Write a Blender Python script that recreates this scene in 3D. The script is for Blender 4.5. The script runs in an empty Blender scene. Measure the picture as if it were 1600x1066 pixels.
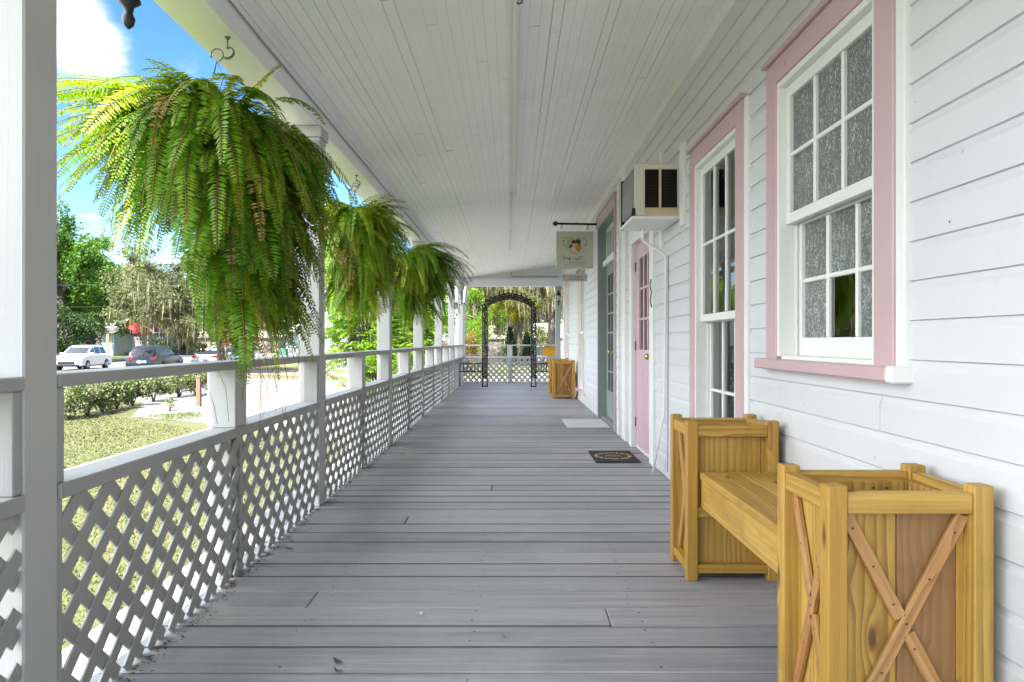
import bpy, math, random
import numpy as np
from mathutils import Vector, Matrix, noise
R = math.radians
rng = random.Random(7)
nrg = np.random.default_rng(11)
scn = bpy.context.scene
col = scn.collection

# ---------------------------------------------------------------- camera, sky, sun, exposure
EYE = 1.15
cam_d = bpy.data.cameras.new("camera"); cam = bpy.data.objects.new("camera", cam_d); col.objects.link(cam)
cam_d.sensor_width = 36; cam_d.lens = 24; cam_d.clip_start = 0.05; cam_d.clip_end = 2000
cam.location = (0, 0, EYE); cam.rotation_euler = (R(90), 0, 0)
scn.camera = cam
SUN_EL, SUN_AZ = 54.0, 6.0            # azimuth measured from straight behind the camera towards the street
sd = Vector((-math.sin(R(SUN_AZ)) * math.cos(R(SUN_EL)), -math.cos(R(SUN_AZ)) * math.cos(R(SUN_EL)), math.sin(R(SUN_EL))))
sun_d = bpy.data.lights.new("sun", 'SUN'); sun = bpy.data.objects.new("sun", sun_d); col.objects.link(sun)
sun_d.energy = 5.0; sun_d.angle = R(0.5); sun_d.color = (1.0, 0.965, 0.91)
sun.rotation_euler = (-sd).to_track_quat('-Z', 'Y').to_euler(); sun.location = (0, 0, 30)
scn.view_settings.view_transform = 'Standard'; scn.view_settings.look = 'None'
scn.view_settings.gamma = 1.0; scn.view_settings.exposure = 2.24
scn.cycles.use_denoising = True
scn.cycles.max_bounces = 14; scn.cycles.diffuse_bounces = 8; scn.cycles.glossy_bounces = 4
scn.cycles.transparent_max_bounces = 24; scn.cycles.transmission_bounces = 6
scn.cycles.sample_clamp_indirect = 6.0

def world():
    w = bpy.data.worlds.new("World"); scn.world = w; w.use_nodes = True
    nt = w.node_tree; N = nt.nodes; L = nt.links; N.clear()
    out = N.new('ShaderNodeOutputWorld')
    sky = N.new('ShaderNodeTexSky'); sky.sky_type = 'NISHITA'; sky.sun_disc = False
    sky.sun_elevation = R(SUN_EL); sky.sun_rotation = R(180 + SUN_AZ); sky.air_density = 1.0; sky.dust_density = 0.4; sky.ozone_density = 2.2
    hs = N.new('ShaderNodeHueSaturation'); hs.inputs['Saturation'].default_value = 1.28; hs.inputs['Value'].default_value = 1.0
    L.new(sky.outputs[0], hs.inputs['Color'])
    bg = N.new('ShaderNodeBackground'); bg.inputs[1].default_value = 0.066
    L.new(hs.outputs[0], bg.inputs[0])
    cl = N.new('ShaderNodeBackground'); cl.inputs[0].default_value = (0.90, 0.95, 1.0, 1); cl.inputs[1].default_value = 1.45
    tc = N.new('ShaderNodeTexCoord'); sep = N.new('ShaderNodeSeparateXYZ'); L.new(tc.outputs['Generated'], sep.inputs[0])
    def m(op, a, b=None, c=None):
        n = N.new('ShaderNodeMath'); n.operation = op
        for i, x in enumerate((a, b, c)):
            if x is None: continue
            if isinstance(x, (int, float)): n.inputs[i].default_value = x
            else: L.new(x, n.inputs[i])
        return n.outputs[0]
    zz = m('ADD', m('MAXIMUM', sep.outputs[2], 0.0), 0.16)
    cv = N.new('ShaderNodeCombineXYZ'); L.new(m('DIVIDE', sep.outputs[0], zz), cv.inputs[0]); L.new(m('DIVIDE', sep.outputs[1], zz), cv.inputs[1])
    no = N.new('ShaderNodeTexNoise'); no.inputs['Scale'].default_value = 1.5; no.inputs['Detail'].default_value = 9; no.inputs['Roughness'].default_value = 0.58; no.inputs['Distortion'].default_value = 0.25
    L.new(cv.outputs[0], no.inputs['Vector'])
    dens = m('SUBTRACT', no.outputs[0], 0.5)
    def bump(d, sharp, amt):
        d = Vector(d).normalized()
        vd = N.new('ShaderNodeVectorMath'); vd.operation = 'DOT_PRODUCT'; L.new(tc.outputs['Generated'], vd.inputs[0]); vd.inputs[1].default_value = d
        return m('MULTIPLY', m('POWER', m('MAXIMUM', vd.outputs['Value'], 0.0), sharp), amt)
    dens = m('MULTIPLY', dens, 1.6)
    fill_bank = None
    for d, s, a in CLOUDS:
        b_ = bump(d, s, a); dens = m('ADD', dens, b_)
        if s < 10: fill_bank = b_ if fill_bank is None else m('ADD', fill_bank, b_)
    n2 = N.new('ShaderNodeTexNoise'); n2.inputs['Scale'].default_value = 4.2; n2.inputs['Detail'].default_value = 8; n2.inputs['Roughness'].default_value = 0.62; L.new(cv.outputs[0], n2.inputs['Vector'])
    st = m('ADD', m('MULTIPLY', m('SUBTRACT', n2.outputs[0], 0.30), 0.85), m('MULTIPLY', m('MINIMUM', m('MULTIPLY', fill_bank, 2.2), 1.0), 1.45))
    L.new(m('MAXIMUM', st, 0.12), cl.inputs[1])
    mr = N.new('ShaderNodeMapRange'); mr.interpolation_type = 'SMOOTHSTEP'
    L.new(dens, mr.inputs[0]); mr.inputs[1].default_value = 0.20; mr.inputs[2].default_value = 0.46
    mx = N.new('ShaderNodeMixShader'); L.new(mr.outputs[0], mx.inputs[0]); L.new(bg.outputs[0], mx.inputs[1]); L.new(cl.outputs[0], mx.inputs[2])
    L.new(mx.outputs[0], out.inputs[0])
# bright cumulus banks: one in the upper left of the view, a few low puffs, and a big broken bank added out of frame over the street to light the porch
CLOUDS = [((-0.70, 1, 0.50), 420, 0.62), ((-0.62, 1, 0.43), 1400, 0.30), ((-0.565, 1, 0.355), 3500, 0.25), ((-0.615, 1, 0.165), 4000, 0.36), ((-0.56, 1, 0.13), 3000, 0.30),
          ((-0.45, 1, 0.17), 900, 0.2), ((-1.0, 0.02, 0.42), 6, 1.1), ((-0.75, -0.6, 0.6), 5, 0.8)]
world()

# ---------------------------------------------------------------- helpers
def thing(name, label, cat, loc=(0, 0, 0), rz=0, group=None):
    o = bpy.data.objects.new(name, None); col.objects.link(o); o.empty_display_size = 0.2
    o.location = loc; o.rotation_euler = (0, 0, rz); o['label'] = label; o['category'] = cat
    if group: o['group'] = group
    return o
def tag(o, label, cat, group=None):
    o['label'] = label; o['category'] = cat
    if group: o['group'] = group
    return o
def dup(root, label=None, loc=None, rz=None):
    def cp(o, par):
        c = o.copy(); col.objects.link(c)
        if par is not None: c.parent = par
        for ch in list(kids.get(o.name, ())): cp(ch, c)
        return c
    kids = {}
    for o in list(bpy.data.objects):
        if o.parent: kids.setdefault(o.parent.name, []).append(o)
    r = cp(root, None)
    if label: r['label'] = label
    if loc is not None: r.location = loc
    if rz is not None: r.rotation_euler = (0, 0, rz)
    return r

class MB:
    """collects boxes, beams, tubes, lathes and prisms; build() links them as ONE mesh object"""
    def __init__(s): s.v = []; s.f = []; s.m = []; s.g = []; s.r = []; s.sm = []
    def _add(s, vs, fs, g=None, mat=0, smooth=False, rnd=None):
        b = len(s.v); rnd = rng.random() if rnd is None else rnd
        s.v += [tuple(p) for p in vs]
        if g is None: g = vs
        s.g += [tuple(p) for p in g]; s.r += [rnd] * len(vs)
        for f in fs: s.f.append([b + i for i in f]); s.m.append(mat); s.sm.append(smooth)
    def hexa(s, hx, hy, hz, M, bev=0.003, mat=0, rnd=None, edge=None):
        bev = min(bev, hx * .45, hy * .45, hz * .45)
        vs = []; H = (hx, hy, hz)
        for c in range(8):
            sg = [1 if c >> k & 1 else -1 for k in range(3)]
            for a in range(3):
                p = [sg[k] * (H[k] - (bev if k != a else 0)) for k in range(3)]
                vs.append(p)
        fs = []
        for a in range(3):
            b, c = (a + 1) % 3, (a + 2) % 3
            for sgn in (0, 1):
                q = []
                for (i, j) in ((0, 0), (1, 0), (1, 1), (0, 1)):
                    q.append(((sgn << a) | (i << b) | (j << c)) * 3 + a)
                fs.append(q if sgn else q[::-1])
            for i in (0, 1):
                for j in (0, 1):   # edge along a, at side i of b, j of c
                    c0 = (i << b) | (j << c); c1 = c0 | (1 << a)
                    q = [c0 * 3 + b, c1 * 3 + b, c1 * 3 + c, c0 * 3 + c]
                    fs.append(q if (i ^ j) else q[::-1])
        for c in range(8):
            par = bin(c).count('1') & 1
            q = [c * 3, c * 3 + 1, c * 3 + 2]
            fs.append(q if par else q[::-1])
        order = sorted(range(3), key=lambda k: -H[k]); off = [rng.uniform(-20, 20) for _ in range(3)]
        g = [(p[order[0]] + off[0], p[order[1]] + off[1], p[order[2]] + off[2]) for p in vs]
        s._add([M @ Vector(p) for p in vs], fs, g, mat, False, rnd)
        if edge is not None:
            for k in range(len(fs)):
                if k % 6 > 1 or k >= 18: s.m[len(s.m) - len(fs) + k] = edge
    def box(s, x0, x1, y0, y1, z0, z1, bev=0.003, mat=0, rnd=None, rot=None):
        M = Matrix.Translation(((x0 + x1) / 2, (y0 + y1) / 2, (z0 + z1) / 2))
        if rot is not None: M = M @ rot
        s.hexa(abs(x1 - x0) / 2, abs(y1 - y0) / 2, abs(z1 - z0) / 2, M, bev, mat, rnd)
    def beam(s, p0, p1, w, t, up=(0, 0, 1), bev=0.002, mat=0, rnd=None):
        p0 = Vector(p0); p1 = Vector(p1); d = (p1 - p0); L = d.length; d.normalize()
        u = Vector(up); u = (u - d * u.dot(d)).normalized(); w_ = u.cross(d)
        M = Matrix((d, w_, u)).transposed().to_4x4(); M.translation = (p0 + p1) / 2
        s.hexa(L / 2, w / 2, t / 2, M, bev, mat, rnd)
    def prism(s, poly, axis, a0, a1, mat=0, smooth=False, rnd=None):
        """poly in the two other axes (cyclic order), extruded along axis"""
        n = len(poly); vs = []
        ar = sum(poly[i][0] * poly[(i + 1) % n][1] - poly[(i + 1) % n][0] * poly[i][1] for i in range(n))
        if ar < 0: poly = poly[::-1]
        b, c = (axis + 1) % 3, (axis + 2) % 3
        if a1 < a0: a0, a1 = a1, a0
        for a in (a0, a1):
            for p in poly:
                q = [0, 0, 0]; q[axis] = a; q[b] = p[0]; q[c] = p[1]; vs.append(q)
        fs = [list(range(n))[::-1], list(range(n, 2 * n))] + [[i, (i + 1) % n, n + (i + 1) % n, n + i] for i in range(n)]
        o = [rng.uniform(-20, 20) for _ in range(3)]
        g = [(q[axis] + o[0], q[b] + o[1], q[c] + o[2]) for q in vs]
        s._add(vs, fs, g, mat, smooth, rnd)
    def quad(s, a, b, c, d, mat=0, rnd=None): s._add([a, b, c, d], [[0, 1, 2, 3]], None, mat, False, rnd)
    def tube(s, pts, r, seg=8, mat=0, cap=True, closed=False, rnd=None):
        pts = [Vector(p) for p in pts]; n = len(pts); rr = r if isinstance(r, (list, tuple)) else [r] * n
        vs = []; ref = None
        for i, p in enumerate(pts):
            if closed: d = pts[(i + 1) % n] - pts[i - 1]
            else: d = pts[min(i + 1, n - 1)] - pts[max(i - 1, 0)]
            d.normalize()
            if ref is None: ref = d.orthogonal().normalized()
            ref = (ref - d * ref.dot(d))
            ref = ref.normalized() if ref.length > 1e-6 else d.orthogonal().normalized()
            bi = d.cross(ref)
            for k in range(seg):
                a = 2 * math.pi * k / seg
                vs.append(p + (ref * math.cos(a) + bi * math.sin(a)) * rr[i])
        fs = []
        for i in range(n if closed else n - 1):
            j = (i + 1) % n
            for k in range(seg):
                fs.append([i * seg + k, i * seg + (k + 1) % seg, j * seg + (k + 1) % seg, j * seg + k])
        if cap and not closed:
            fs.append(list(range(seg))[::-1]); fs.append([(n - 1) * seg + k for k in range(seg)])
        s._add(vs, fs, None, mat, True, rnd)
    def lathe(s, prof, cen, seg=16, mat=0, axis=2, smooth=True, rnd=None):
        vs = []; cen = Vector(cen); n = len(prof)
        for (r, z) in prof:
            for k in range(seg):
                a = 2 * math.pi * k / seg; p = [0, 0, 0]
                p[(axis + 1) % 3] = r * math.cos(a); p[(axis + 2) % 3] = r * math.sin(a); p[axis] = z
                vs.append(cen + Vector(p))
        fs = []
        for i in range(n - 1):
            for k in range(seg): fs.append([i * seg + k, i * seg + (k + 1) % seg, (i + 1) * seg + (k + 1) % seg, (i + 1) * seg + k])
        fs.append(list(range(seg))[::-1]); fs.append([(n - 1) * seg + k for k in range(seg)])
        s._add(vs, fs, None, mat, smooth, rnd)
    def build(s, name, mats, parent=None, label=None, cat=None, group=None, kind=None):
        me = bpy.data.meshes.new(name); me.from_pydata(s.v, [], s.f)
        if not isinstance(mats, (list, tuple)): mats = [mats]
        for m in mats: me.materials.append(m)
        me.polygons.foreach_set('material_index', s.m); me.polygons.foreach_set('use_smooth', s.sm)
        a = me.attributes.new('gco', 'FLOAT_VECTOR', 'POINT'); a.data.foreach_set('vector', np.array(s.g, dtype=np.float32).ravel())
        a = me.attributes.new('rnd', 'FLOAT', 'POINT'); a.data.foreach_set('value', np.array(s.r, dtype=np.float32))
        me.update()
        o = bpy.data.objects.new(name, me); col.objects.link(o)
        if parent is not None: o.parent = parent
        if label: o['label'] = label
        if cat: o['category'] = cat
        if group: o['group'] = group
        if kind: o['kind'] = kind
        return o

def npmesh(name, V, F, mat, parent=None, rnd=None, smooth=False, kind=None):
    """V (n,3), F (m,k) with constant k"""
    V = np.asarray(V, dtype=np.float32); F = np.asarray(F, dtype=np.int32); k = F.shape[1]
    me = bpy.data.meshes.new(name); me.vertices.add(len(V)); me.vertices.foreach_set('co', V.ravel())
    me.loops.add(F.size); me.loops.foreach_set('vertex_index', F.ravel())
    me.polygons.add(len(F)); me.polygons.foreach_set('loop_start', np.arange(0, F.size, k, dtype=np.int32))
    me.update(calc_edges=True)
    if smooth: me.polygons.foreach_set('use_smooth', [True] * len(F))
    if rnd is not None:
        a = me.attributes.new('rnd', 'FLOAT', 'POINT'); a.data.foreach_set('value', np.asarray(rnd, dtype=np.float32))
    for m in (mat if isinstance(mat, (list, tuple)) else [mat]): me.materials.append(m)
    me.validate()
    o = bpy.data.objects.new(name, me); col.objects.link(o)
    if parent is not None: o.parent = parent
    if kind: o['kind'] = kind
    return o

# ---------------------------------------------------------------- materials
class NT:
    def __init__(s, name):
        s.mat = bpy.data.materials.new(name); s.mat.use_nodes = True; s.t = s.mat.node_tree; s.N = s.t.nodes; s.L = s.t.links
        s.N.clear(); s.out = s.N.new('ShaderNodeOutputMaterial'); s.p = s.N.new('ShaderNodeBsdfPrincipled'); s.L.new(s.p.outputs[0], s.out.inputs[0])
    def n(s, t, **k):
        x = s.N.new(t)
        for a, b in k.items(): setattr(x, a, b)
        return x
    def set(s, inp, v):
        if isinstance(v, (int, float)): inp.default_value = v
        elif isinstance(v, (tuple, list)): inp.default_value = (*v, 1) if len(v) == 3 and len(inp.default_value) == 4 else v
        else: s.L.new(v, inp)
    def attr(s, name, fac=False): a = s.n('ShaderNodeAttribute', attribute_name=name); return a.outputs['Fac' if fac else 'Vector']
    def obj(s): return s.n('ShaderNodeTexCoord').outputs['Object']
    def pos(s): return s.n('ShaderNodeNewGeometry').outputs['Position']
    def mapv(s, v, sc, loc=(0, 0, 0)):
        m = s.n('ShaderNodeMapping'); s.L.new(v, m.inputs[0]); m.inputs['Scale'].default_value = sc; m.inputs['Location'].default_value = loc; return m.outputs[0]
    def noise(s, v, sc=1, det=4, ro=.55, dist=0):
        x = s.n('ShaderNodeTexNoise'); s.L.new(v, x.inputs['Vector']); x.inputs['Scale'].default_value = sc; x.inputs['Detail'].default_value = det
        x.inputs['Roughness'].default_value = ro; x.inputs['Distortion'].default_value = dist; return x.outputs[0]
    def vor(s, v, sc=1, feat='F1'):
        x = s.n('ShaderNodeTexVoronoi', feature=feat); s.L.new(v, x.inputs['Vector']); x.inputs['Scale'].default_value = sc; return x.outputs['Distance']
    def rng(s, v, a, b, c=0., d=1., smooth=True):
        x = s.n('ShaderNodeMapRange'); s.L.new(v, x.inputs[0])
        if smooth: x.interpolation_type = 'SMOOTHSTEP'
        for i, q in enumerate((a, b, c, d)): x.inputs[i + 1].default_value = q
        return x.outputs[0]
    def mix(s, f, a, b, mode='MIX'):
        x = s.n('ShaderNodeMix', data_type='RGBA', blend_type=mode); s.set(x.inputs[0], f); s.set(x.inputs[6], a); s.set(x.inputs[7], b); return x.outputs[2]
    def m(s, op, a, b=0.):
        x = s.n('ShaderNodeMath', operation=op); s.set(x.inputs[0], a); s.set(x.inputs[1], b); return x.outputs[0]
    def ramp(s, v, stops):
        x = s.n('ShaderNodeValToRGB'); s.L.new(v, x.inputs[0]); e = x.color_ramp.elements
        while len(e) < len(stops): e.new(0.5)
        for q, (p, c) in zip(e, stops): q.position = p; q.color = (*c, 1)
        return x.outputs[0]
    def bump(s, h, st=.2, dist=.01):
        x = s.n('ShaderNodeBump'); x.inputs['Strength'].default_value = st; x.inputs['Distance'].default_value = dist; s.L.new(h, x.inputs['Height']); s.L.new(x.outputs[0], s.p.inputs['Normal'])
    def fin(s, colr=None, rough=None, spec=None, metal=None):
        if colr is not None: s.set(s.p.inputs['Base Color'], colr)
        if rough is not None: s.set(s.p.inputs['Roughness'], rough)
        if spec is not None: s.p.inputs['Specular IOR Level'].default_value = spec
        if metal is not None: s.p.inputs['Metallic'].default_value = metal
        return s.mat

def painted(name, c, rough=.55, var=.06, dirt=(.25, .22, .18), dirt_amt=.35, grain=.25, chips=.0, grime_shade=0.):
    t = NT(name); g = t.attr('gco'); ps = t.pos()
    fine = t.noise(t.mapv(g, (2.5, 60, 60)), 1, 3, .6)
    big = t.noise(ps, 1.7, 4, .6)
    cc = t.mix(t.rng(big, .35, .75), c, tuple(x * (1 - var) for x in c))
    spots = t.rng(t.noise(ps, 34, 3, .7), .70, .80)
    cc = t.mix(t.m('MULTIPLY', spots, dirt_amt), cc, dirt)
    smear = t.rng(t.noise(t.mapv(ps, (3, 3, 1.2)), 2.3, 6, .7), .58, .80)
    cc = t.mix(t.m('MULTIPLY', smear, dirt_amt * .45), cc, dirt)
    if grime_shade:
        sp = t.n('ShaderNodeSeparateXYZ'); t.L.new(ps, sp.inputs[0])
        gr_ = t.m('MULTIPLY', t.rng(sp.outputs[2], .42, .0), t.rng(t.noise(t.mapv(ps, (5, 5, 1.3)), 2, 6, .75), .40, .66))
        cc = t.mix(t.m('MULTIPLY', gr_, grime_shade), cc, (.30, .29, .25))
    if chips:
        ch = t.rng(t.noise(t.mapv(g, (5, 30, 30)), 1.4, 5, .75), .735, .75)
        cc = t.mix(t.m('MULTIPLY', ch, chips), cc, (.22, .18, .13))
    h = t.m('ADD', fine, t.m('MULTIPLY', t.noise(ps, 90, 2), .4))
    t.bump(h, grain, .004)
    return t.fin(cc, rough)
def plain(name, c, rough=.5, metal=0., bumpy=0., var=0.):
    t = NT(name)
    cc = c
    if var: cc = t.mix(t.noise(t.obj(), 9, 4), tuple(x * (1 - var) for x in c), tuple(min(1, x * (1 + var)) for x in c))
    if bumpy: t.bump(t.noise(t.obj(), 120, 3), bumpy, .003)
    return t.fin(cc, rough, None, metal)
def pine(name, a, b, dark, rough=.55, knots=True):
    t = NT(name); g = t.attr('gco'); r = t.attr('rnd', True)
    w = t.noise(t.mapv(g, (1.1, 6, 6)), 1, 3, .5, .4)
    sep = t.n('ShaderNodeSeparateXYZ'); t.L.new(g, sep.inputs[0])
    warp = t.noise(t.mapv(g, (.9, 9, 9)), 1, 3, .5)
    kd = t.vor(t.mapv(g, (3.4, 10, 10)), 1); kn = t.rng(kd, .0, .42, 1, 0)
    ph = t.m('ADD', t.m('ADD', t.m('MULTIPLY', sep.outputs[1], 38.0), t.m('MULTIPLY', sep.outputs[2], 21.0)), t.m('ADD', t.m('MULTIPLY', warp, 2.6), t.m('MULTIPLY', kn, 1.3)))
    ring = t.m('FRACT', ph)
    ringd = t.m('MULTIPLY', t.rng(ring, .15, .92), t.rng(ring, 1.0, .93))
    fine = t.noise(t.mapv(g, (4, 210, 210)), 1, 3, .65)
    cc = t.mix(t.rng(w, .3, .7), a, b)
    cc = t.mix(t.m('MULTIPLY', ringd, t.rng(t.noise(t.mapv(g, (.7, 5, 5)), 1, 2), .3, .7, .10, .75)), cc, dark)
    cc = t.mix(t.m('MULTIPLY', t.rng(fine, .45, .75), .30), cc, dark)
    cc = t.mix(t.rng(r, 0, 1, -.3, .7, False), cc, b)
    cc = t.mix(t.m('MULTIPLY', t.rng(t.noise(t.obj(), 5, 5, .7), .52, .75), .28), cc, tuple(x * .7 for x in dark))
    bl = t.rng(t.noise(t.mapv(g, (1.7, 5, 5)), 1.3, 3), .62, .75)
    cc = t.mix(t.m('MULTIPLY', bl, .30), cc, tuple(x * .62 for x in dark))
    if knots:
        k = t.rng(kd, .05, .17, 1, 0)
        cc = t.mix(t.m('MULTIPLY', k, .85), cc, (.09, .03, .012))
    t.bump(t.m('ADD', fine, t.m('MULTIPLY', ringd, -.6)), .25, .004)
    return t.fin(cc, t.rng(fine, .2, .8, rough - .08, rough + .15))

M = {}
M['white'] = painted('white_paint', (.80, .80, .79), .5, dirt_amt=.22, chips=.12)
M['white_wall'] = painted('white_siding_paint', (.62, .625, .64), .45, .05, dirt_amt=.22, grain=.18, chips=.25, grime_shade=.55)
M['white_trim'] = painted('white_trim_paint', (.78, .79, .76), .42, .06, dirt_amt=.28, grain=.22, chips=.3)
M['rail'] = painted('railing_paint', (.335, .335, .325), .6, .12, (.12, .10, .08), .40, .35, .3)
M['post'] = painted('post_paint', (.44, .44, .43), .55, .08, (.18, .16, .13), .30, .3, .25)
M['ceil'] = painted('ceiling_paint', (.89, .885, .865), .5, .05, (.35, .30, .24), .30, .25, .35)
M['beam'] = painted('beam_paint', (.78, .775, .82), .5, .06, (.35, .30, .24), .35, .28, .3)
M['pink'] = painted('pink_paint', (.55, .38, .40), .42, .08, (.3, .2, .2), .40, .2, .35)
M['pink_door'] = painted('pink_door_paint', (.60, .40, .46), .35, .04, (.35, .2, .22), .12, .05)
M['green_door'] = painted('grey_green_paint', (.25, .29, .28), .45, .08, (.15, .15, .14), .25, .15)
M['black'] = plain('black_metal', (.012, .012, .013), .42, .2, .15)
M['iron'] = plain('grey_iron', (.16, .18, .18), .45, .7, .2)
M['brass'] = plain('brass', (.62, .42, .12), .25, 1.0)
M['pine'] = pine('yellow_pine', (.54, .335, .075), (.40, .22, .032), (.19, .09, .014))
M['pine_warm'] = pine('orange_pine', (.52, .30, .12), (.42, .21, .065), (.24, .10, .03))
M['pine_brown'] = pine('brown_pine', (.36, .20, .075), (.25, .125, .042), (.12, .055, .02))
M['soil'] = plain('dark_inside', (.05, .04, .03), .9, 0, .6, .4)
M['dark'] = plain('dark_void', (.006, .006, .006), .8)

def deck_mat():
    t = NT('grey_deck_paint'); g = t.attr('gco'); r = t.attr('rnd', True); ps = t.pos()
    base = t.ramp(r, [(0, (.235, .230, .252)), (.5, (.285, .278, .298)), (1, (.335, .325, .340))])
    streak = t.noise(t.mapv(g, (1.1, 38, 38)), 1, 6, .72)
    cc = t.mix(t.m('MULTIPLY', t.rng(streak, .50, .68), .62), base, (.43, .42, .43))
    cc = t.mix(t.m('MULTIPLY', t.rng(streak, .50, .34), .6), cc, (.145, .145, .162))
    big = t.noise(t.mapv(ps, (.9, .6, 1)), 1.3, 6, .7)
    cc = t.mix(t.m('MULTIPLY', t.rng(big, .42, .70), .65), cc, (.375, .36, .36))
    sx = t.n('ShaderNodeSeparateXYZ'); t.L.new(ps, sx.inputs[0])
    edge = t.m('MULTIPLY', t.rng(sx.outputs[0], -.75, -1.36), t.rng(t.noise(ps, 5, 6, .75), .38, .66))
    cc = t.mix(t.m('MULTIPLY', edge, .6), cc, (.35, .33, .30))
    fl = t.rng(t.noise(t.mapv(g, (11, 60, 60)), 1.2, 5, .8), .64, .70)
    cc = t.mix(t.m('MULTIPLY', fl, .55), cc, (.53, .525, .52))
    dk = t.rng(t.noise(t.mapv(g, (16, 70, 70)), 1, 4, .8), .68, .72)
    cc = t.mix(t.m('MULTIPLY', dk, .75), cc, (.045, .045, .05))
    crack = t.rng(t.noise(t.mapv(g, (.8, 90, 90)), 1, 3, .6), .70, .73)
    cc = t.mix(t.m('MULTIPLY', crack, .8), cc, (.03, .03, .034))
    t.bump(t.m('ADD', t.m('SUBTRACT', streak, t.m('MULTIPLY', crack, .8)), t.m('MULTIPLY', t.noise(t.mapv(g, (4, 150, 150)), 1, 3), .6)), .5, .005)
    return t.fin(cc, t.rng(streak, .3, .7, .40, .62))
M['deck'] = deck_mat()

def glass_mat(name, tint=(.75, .8, .78), ior=1.75, bump=0., rough=.005):
    t = NT(name); t.N.remove(t.p)
    tr = t.n('ShaderNodeBsdfTransparent'); tr.inputs[0].default_value = (*tint, 1)
    gl = t.n('ShaderNodeBsdfGlossy'); gl.inputs['Roughness'].default_value = rough
    fr = t.n('ShaderNodeFresnel'); fr.inputs['IOR'].default_value = ior
    bp = t.n('ShaderNodeBump'); bp.inputs['Strength'].default_value = .06; bp.inputs['Distance'].default_value = .01; t.L.new(t.noise(t.pos(), 2.2, 2), bp.inputs['Height'])
    t.L.new(bp.outputs[0], gl.inputs['Normal'])
    mx = t.n('ShaderNodeMixShader'); t.L.new(fr.outputs[0], mx.inputs[0]); t.L.new(tr.outputs[0], mx.inputs[1]); t.L.new(gl.outputs[0], mx.inputs[2])
    t.L.new(mx.outputs[0], t.out.inputs[0]); return t.mat
M['glass'] = glass_mat('clear_glass', ior=2.1); M['mirror_glass'] = glass_mat('reflecting_glass', ior=3.2)
def obscure():
    t = NT('pebbled_glass'); ps = t.pos()
    n1 = t.noise(t.mapv(ps, (150, 150, 95)), 1, 3, .6, .6)
    n2 = t.noise(t.mapv(ps, (60, 60, 20)), 1, 2, .5, .8)
    big = t.noise(t.mapv(ps, (2, 2, 1.2)), 2.2, 5, .65)
    cc = t.ramp(t.m('ADD', t.m('ADD', t.m('MULTIPLY', n1, .62), t.m('MULTIPLY', n2, .22)), t.m('MULTIPLY', big, .2)), [(.40, (.06, .075, .065)), (.50, (.12, .14, .125)), (.57, (.24, .265, .25)), (.66, (.58, .61, .60))])
    t.bump(t.m('ADD', n1, t.m('MULTIPLY', n2, .5)), .6, .01)
    return t.fin(cc, .14, .6)
M['obscure'] = obscure()
M['curtain'] = painted('pale_curtain', (.62, .62, .58), .9, .2, dirt_amt=.1)
# ---------------------------------------------------------------- porch floor
XW = 1.315                 # siding face
XR = -1.337                # inner face of the railing
Y0, YE = -3.2, 18.80       # porch ends
def floor():
    mb = MB(); y = Y0; n = 0
    while y < YE:
        p = .192
        dz = rng.uniform(-.0012, .0012)
        xr = XW + .2 if y < 17.2 else 4.6
        # a few boards are butted end to end
        cut = rng.uniform(-.9, .9) if rng.random() < .07 else None
        segs = [(-1.66, xr)] if cut is None else [(-1.66, cut), (cut + .003, xr)]
        for (a, b) in segs:
            gap = min(.0065 + abs(rng.gauss(0, .005)), .019)
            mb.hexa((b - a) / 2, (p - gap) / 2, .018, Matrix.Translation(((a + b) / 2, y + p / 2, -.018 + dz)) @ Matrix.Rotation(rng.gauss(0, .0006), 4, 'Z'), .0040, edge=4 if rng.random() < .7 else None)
        for jx in (-1.46, -.83, -.15, .53, 1.21):
            for q in (.045, .145):
                if rng.random() < .75:
                    x = jx + rng.gauss(0, .012); yy = y + q + rng.gauss(0, .008); rr = .0042 + rng.random() * .002
                    z = dz + .0006
                    mb._add([(x + rr * math.cos(k * math.pi / 3), yy + rr * math.sin(k * math.pi / 3), z) for k in range(6)], [list(range(6))], None, 1)
        y += p
    mb.box(-1.70, -1.66, Y0, YE, -.22, -.02, mat=2)
    mb.box(-1.70, 4.6, YE + .002, YE + .04, -.22, -.02, mat=2)
    mb.box(-1.6, 4.5, Y0, YE - .1, -.30, -.06, bev=.001, mat=3)
    mb.build('porch_floor', [M['deck'], M['nail'], M['white'], M['dark'], M['grime_shade']], kind='structure')
M['nail'] = plain('nail_head', (.035, .033, .032), .6)
M['grime_shade'] = plain('gap_shade_board_edge', (.085, .083, .09), .9, 0, .3, .6)  # grimy board bevels, coloured darker to stand in for shade in the gaps
floor()

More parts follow.
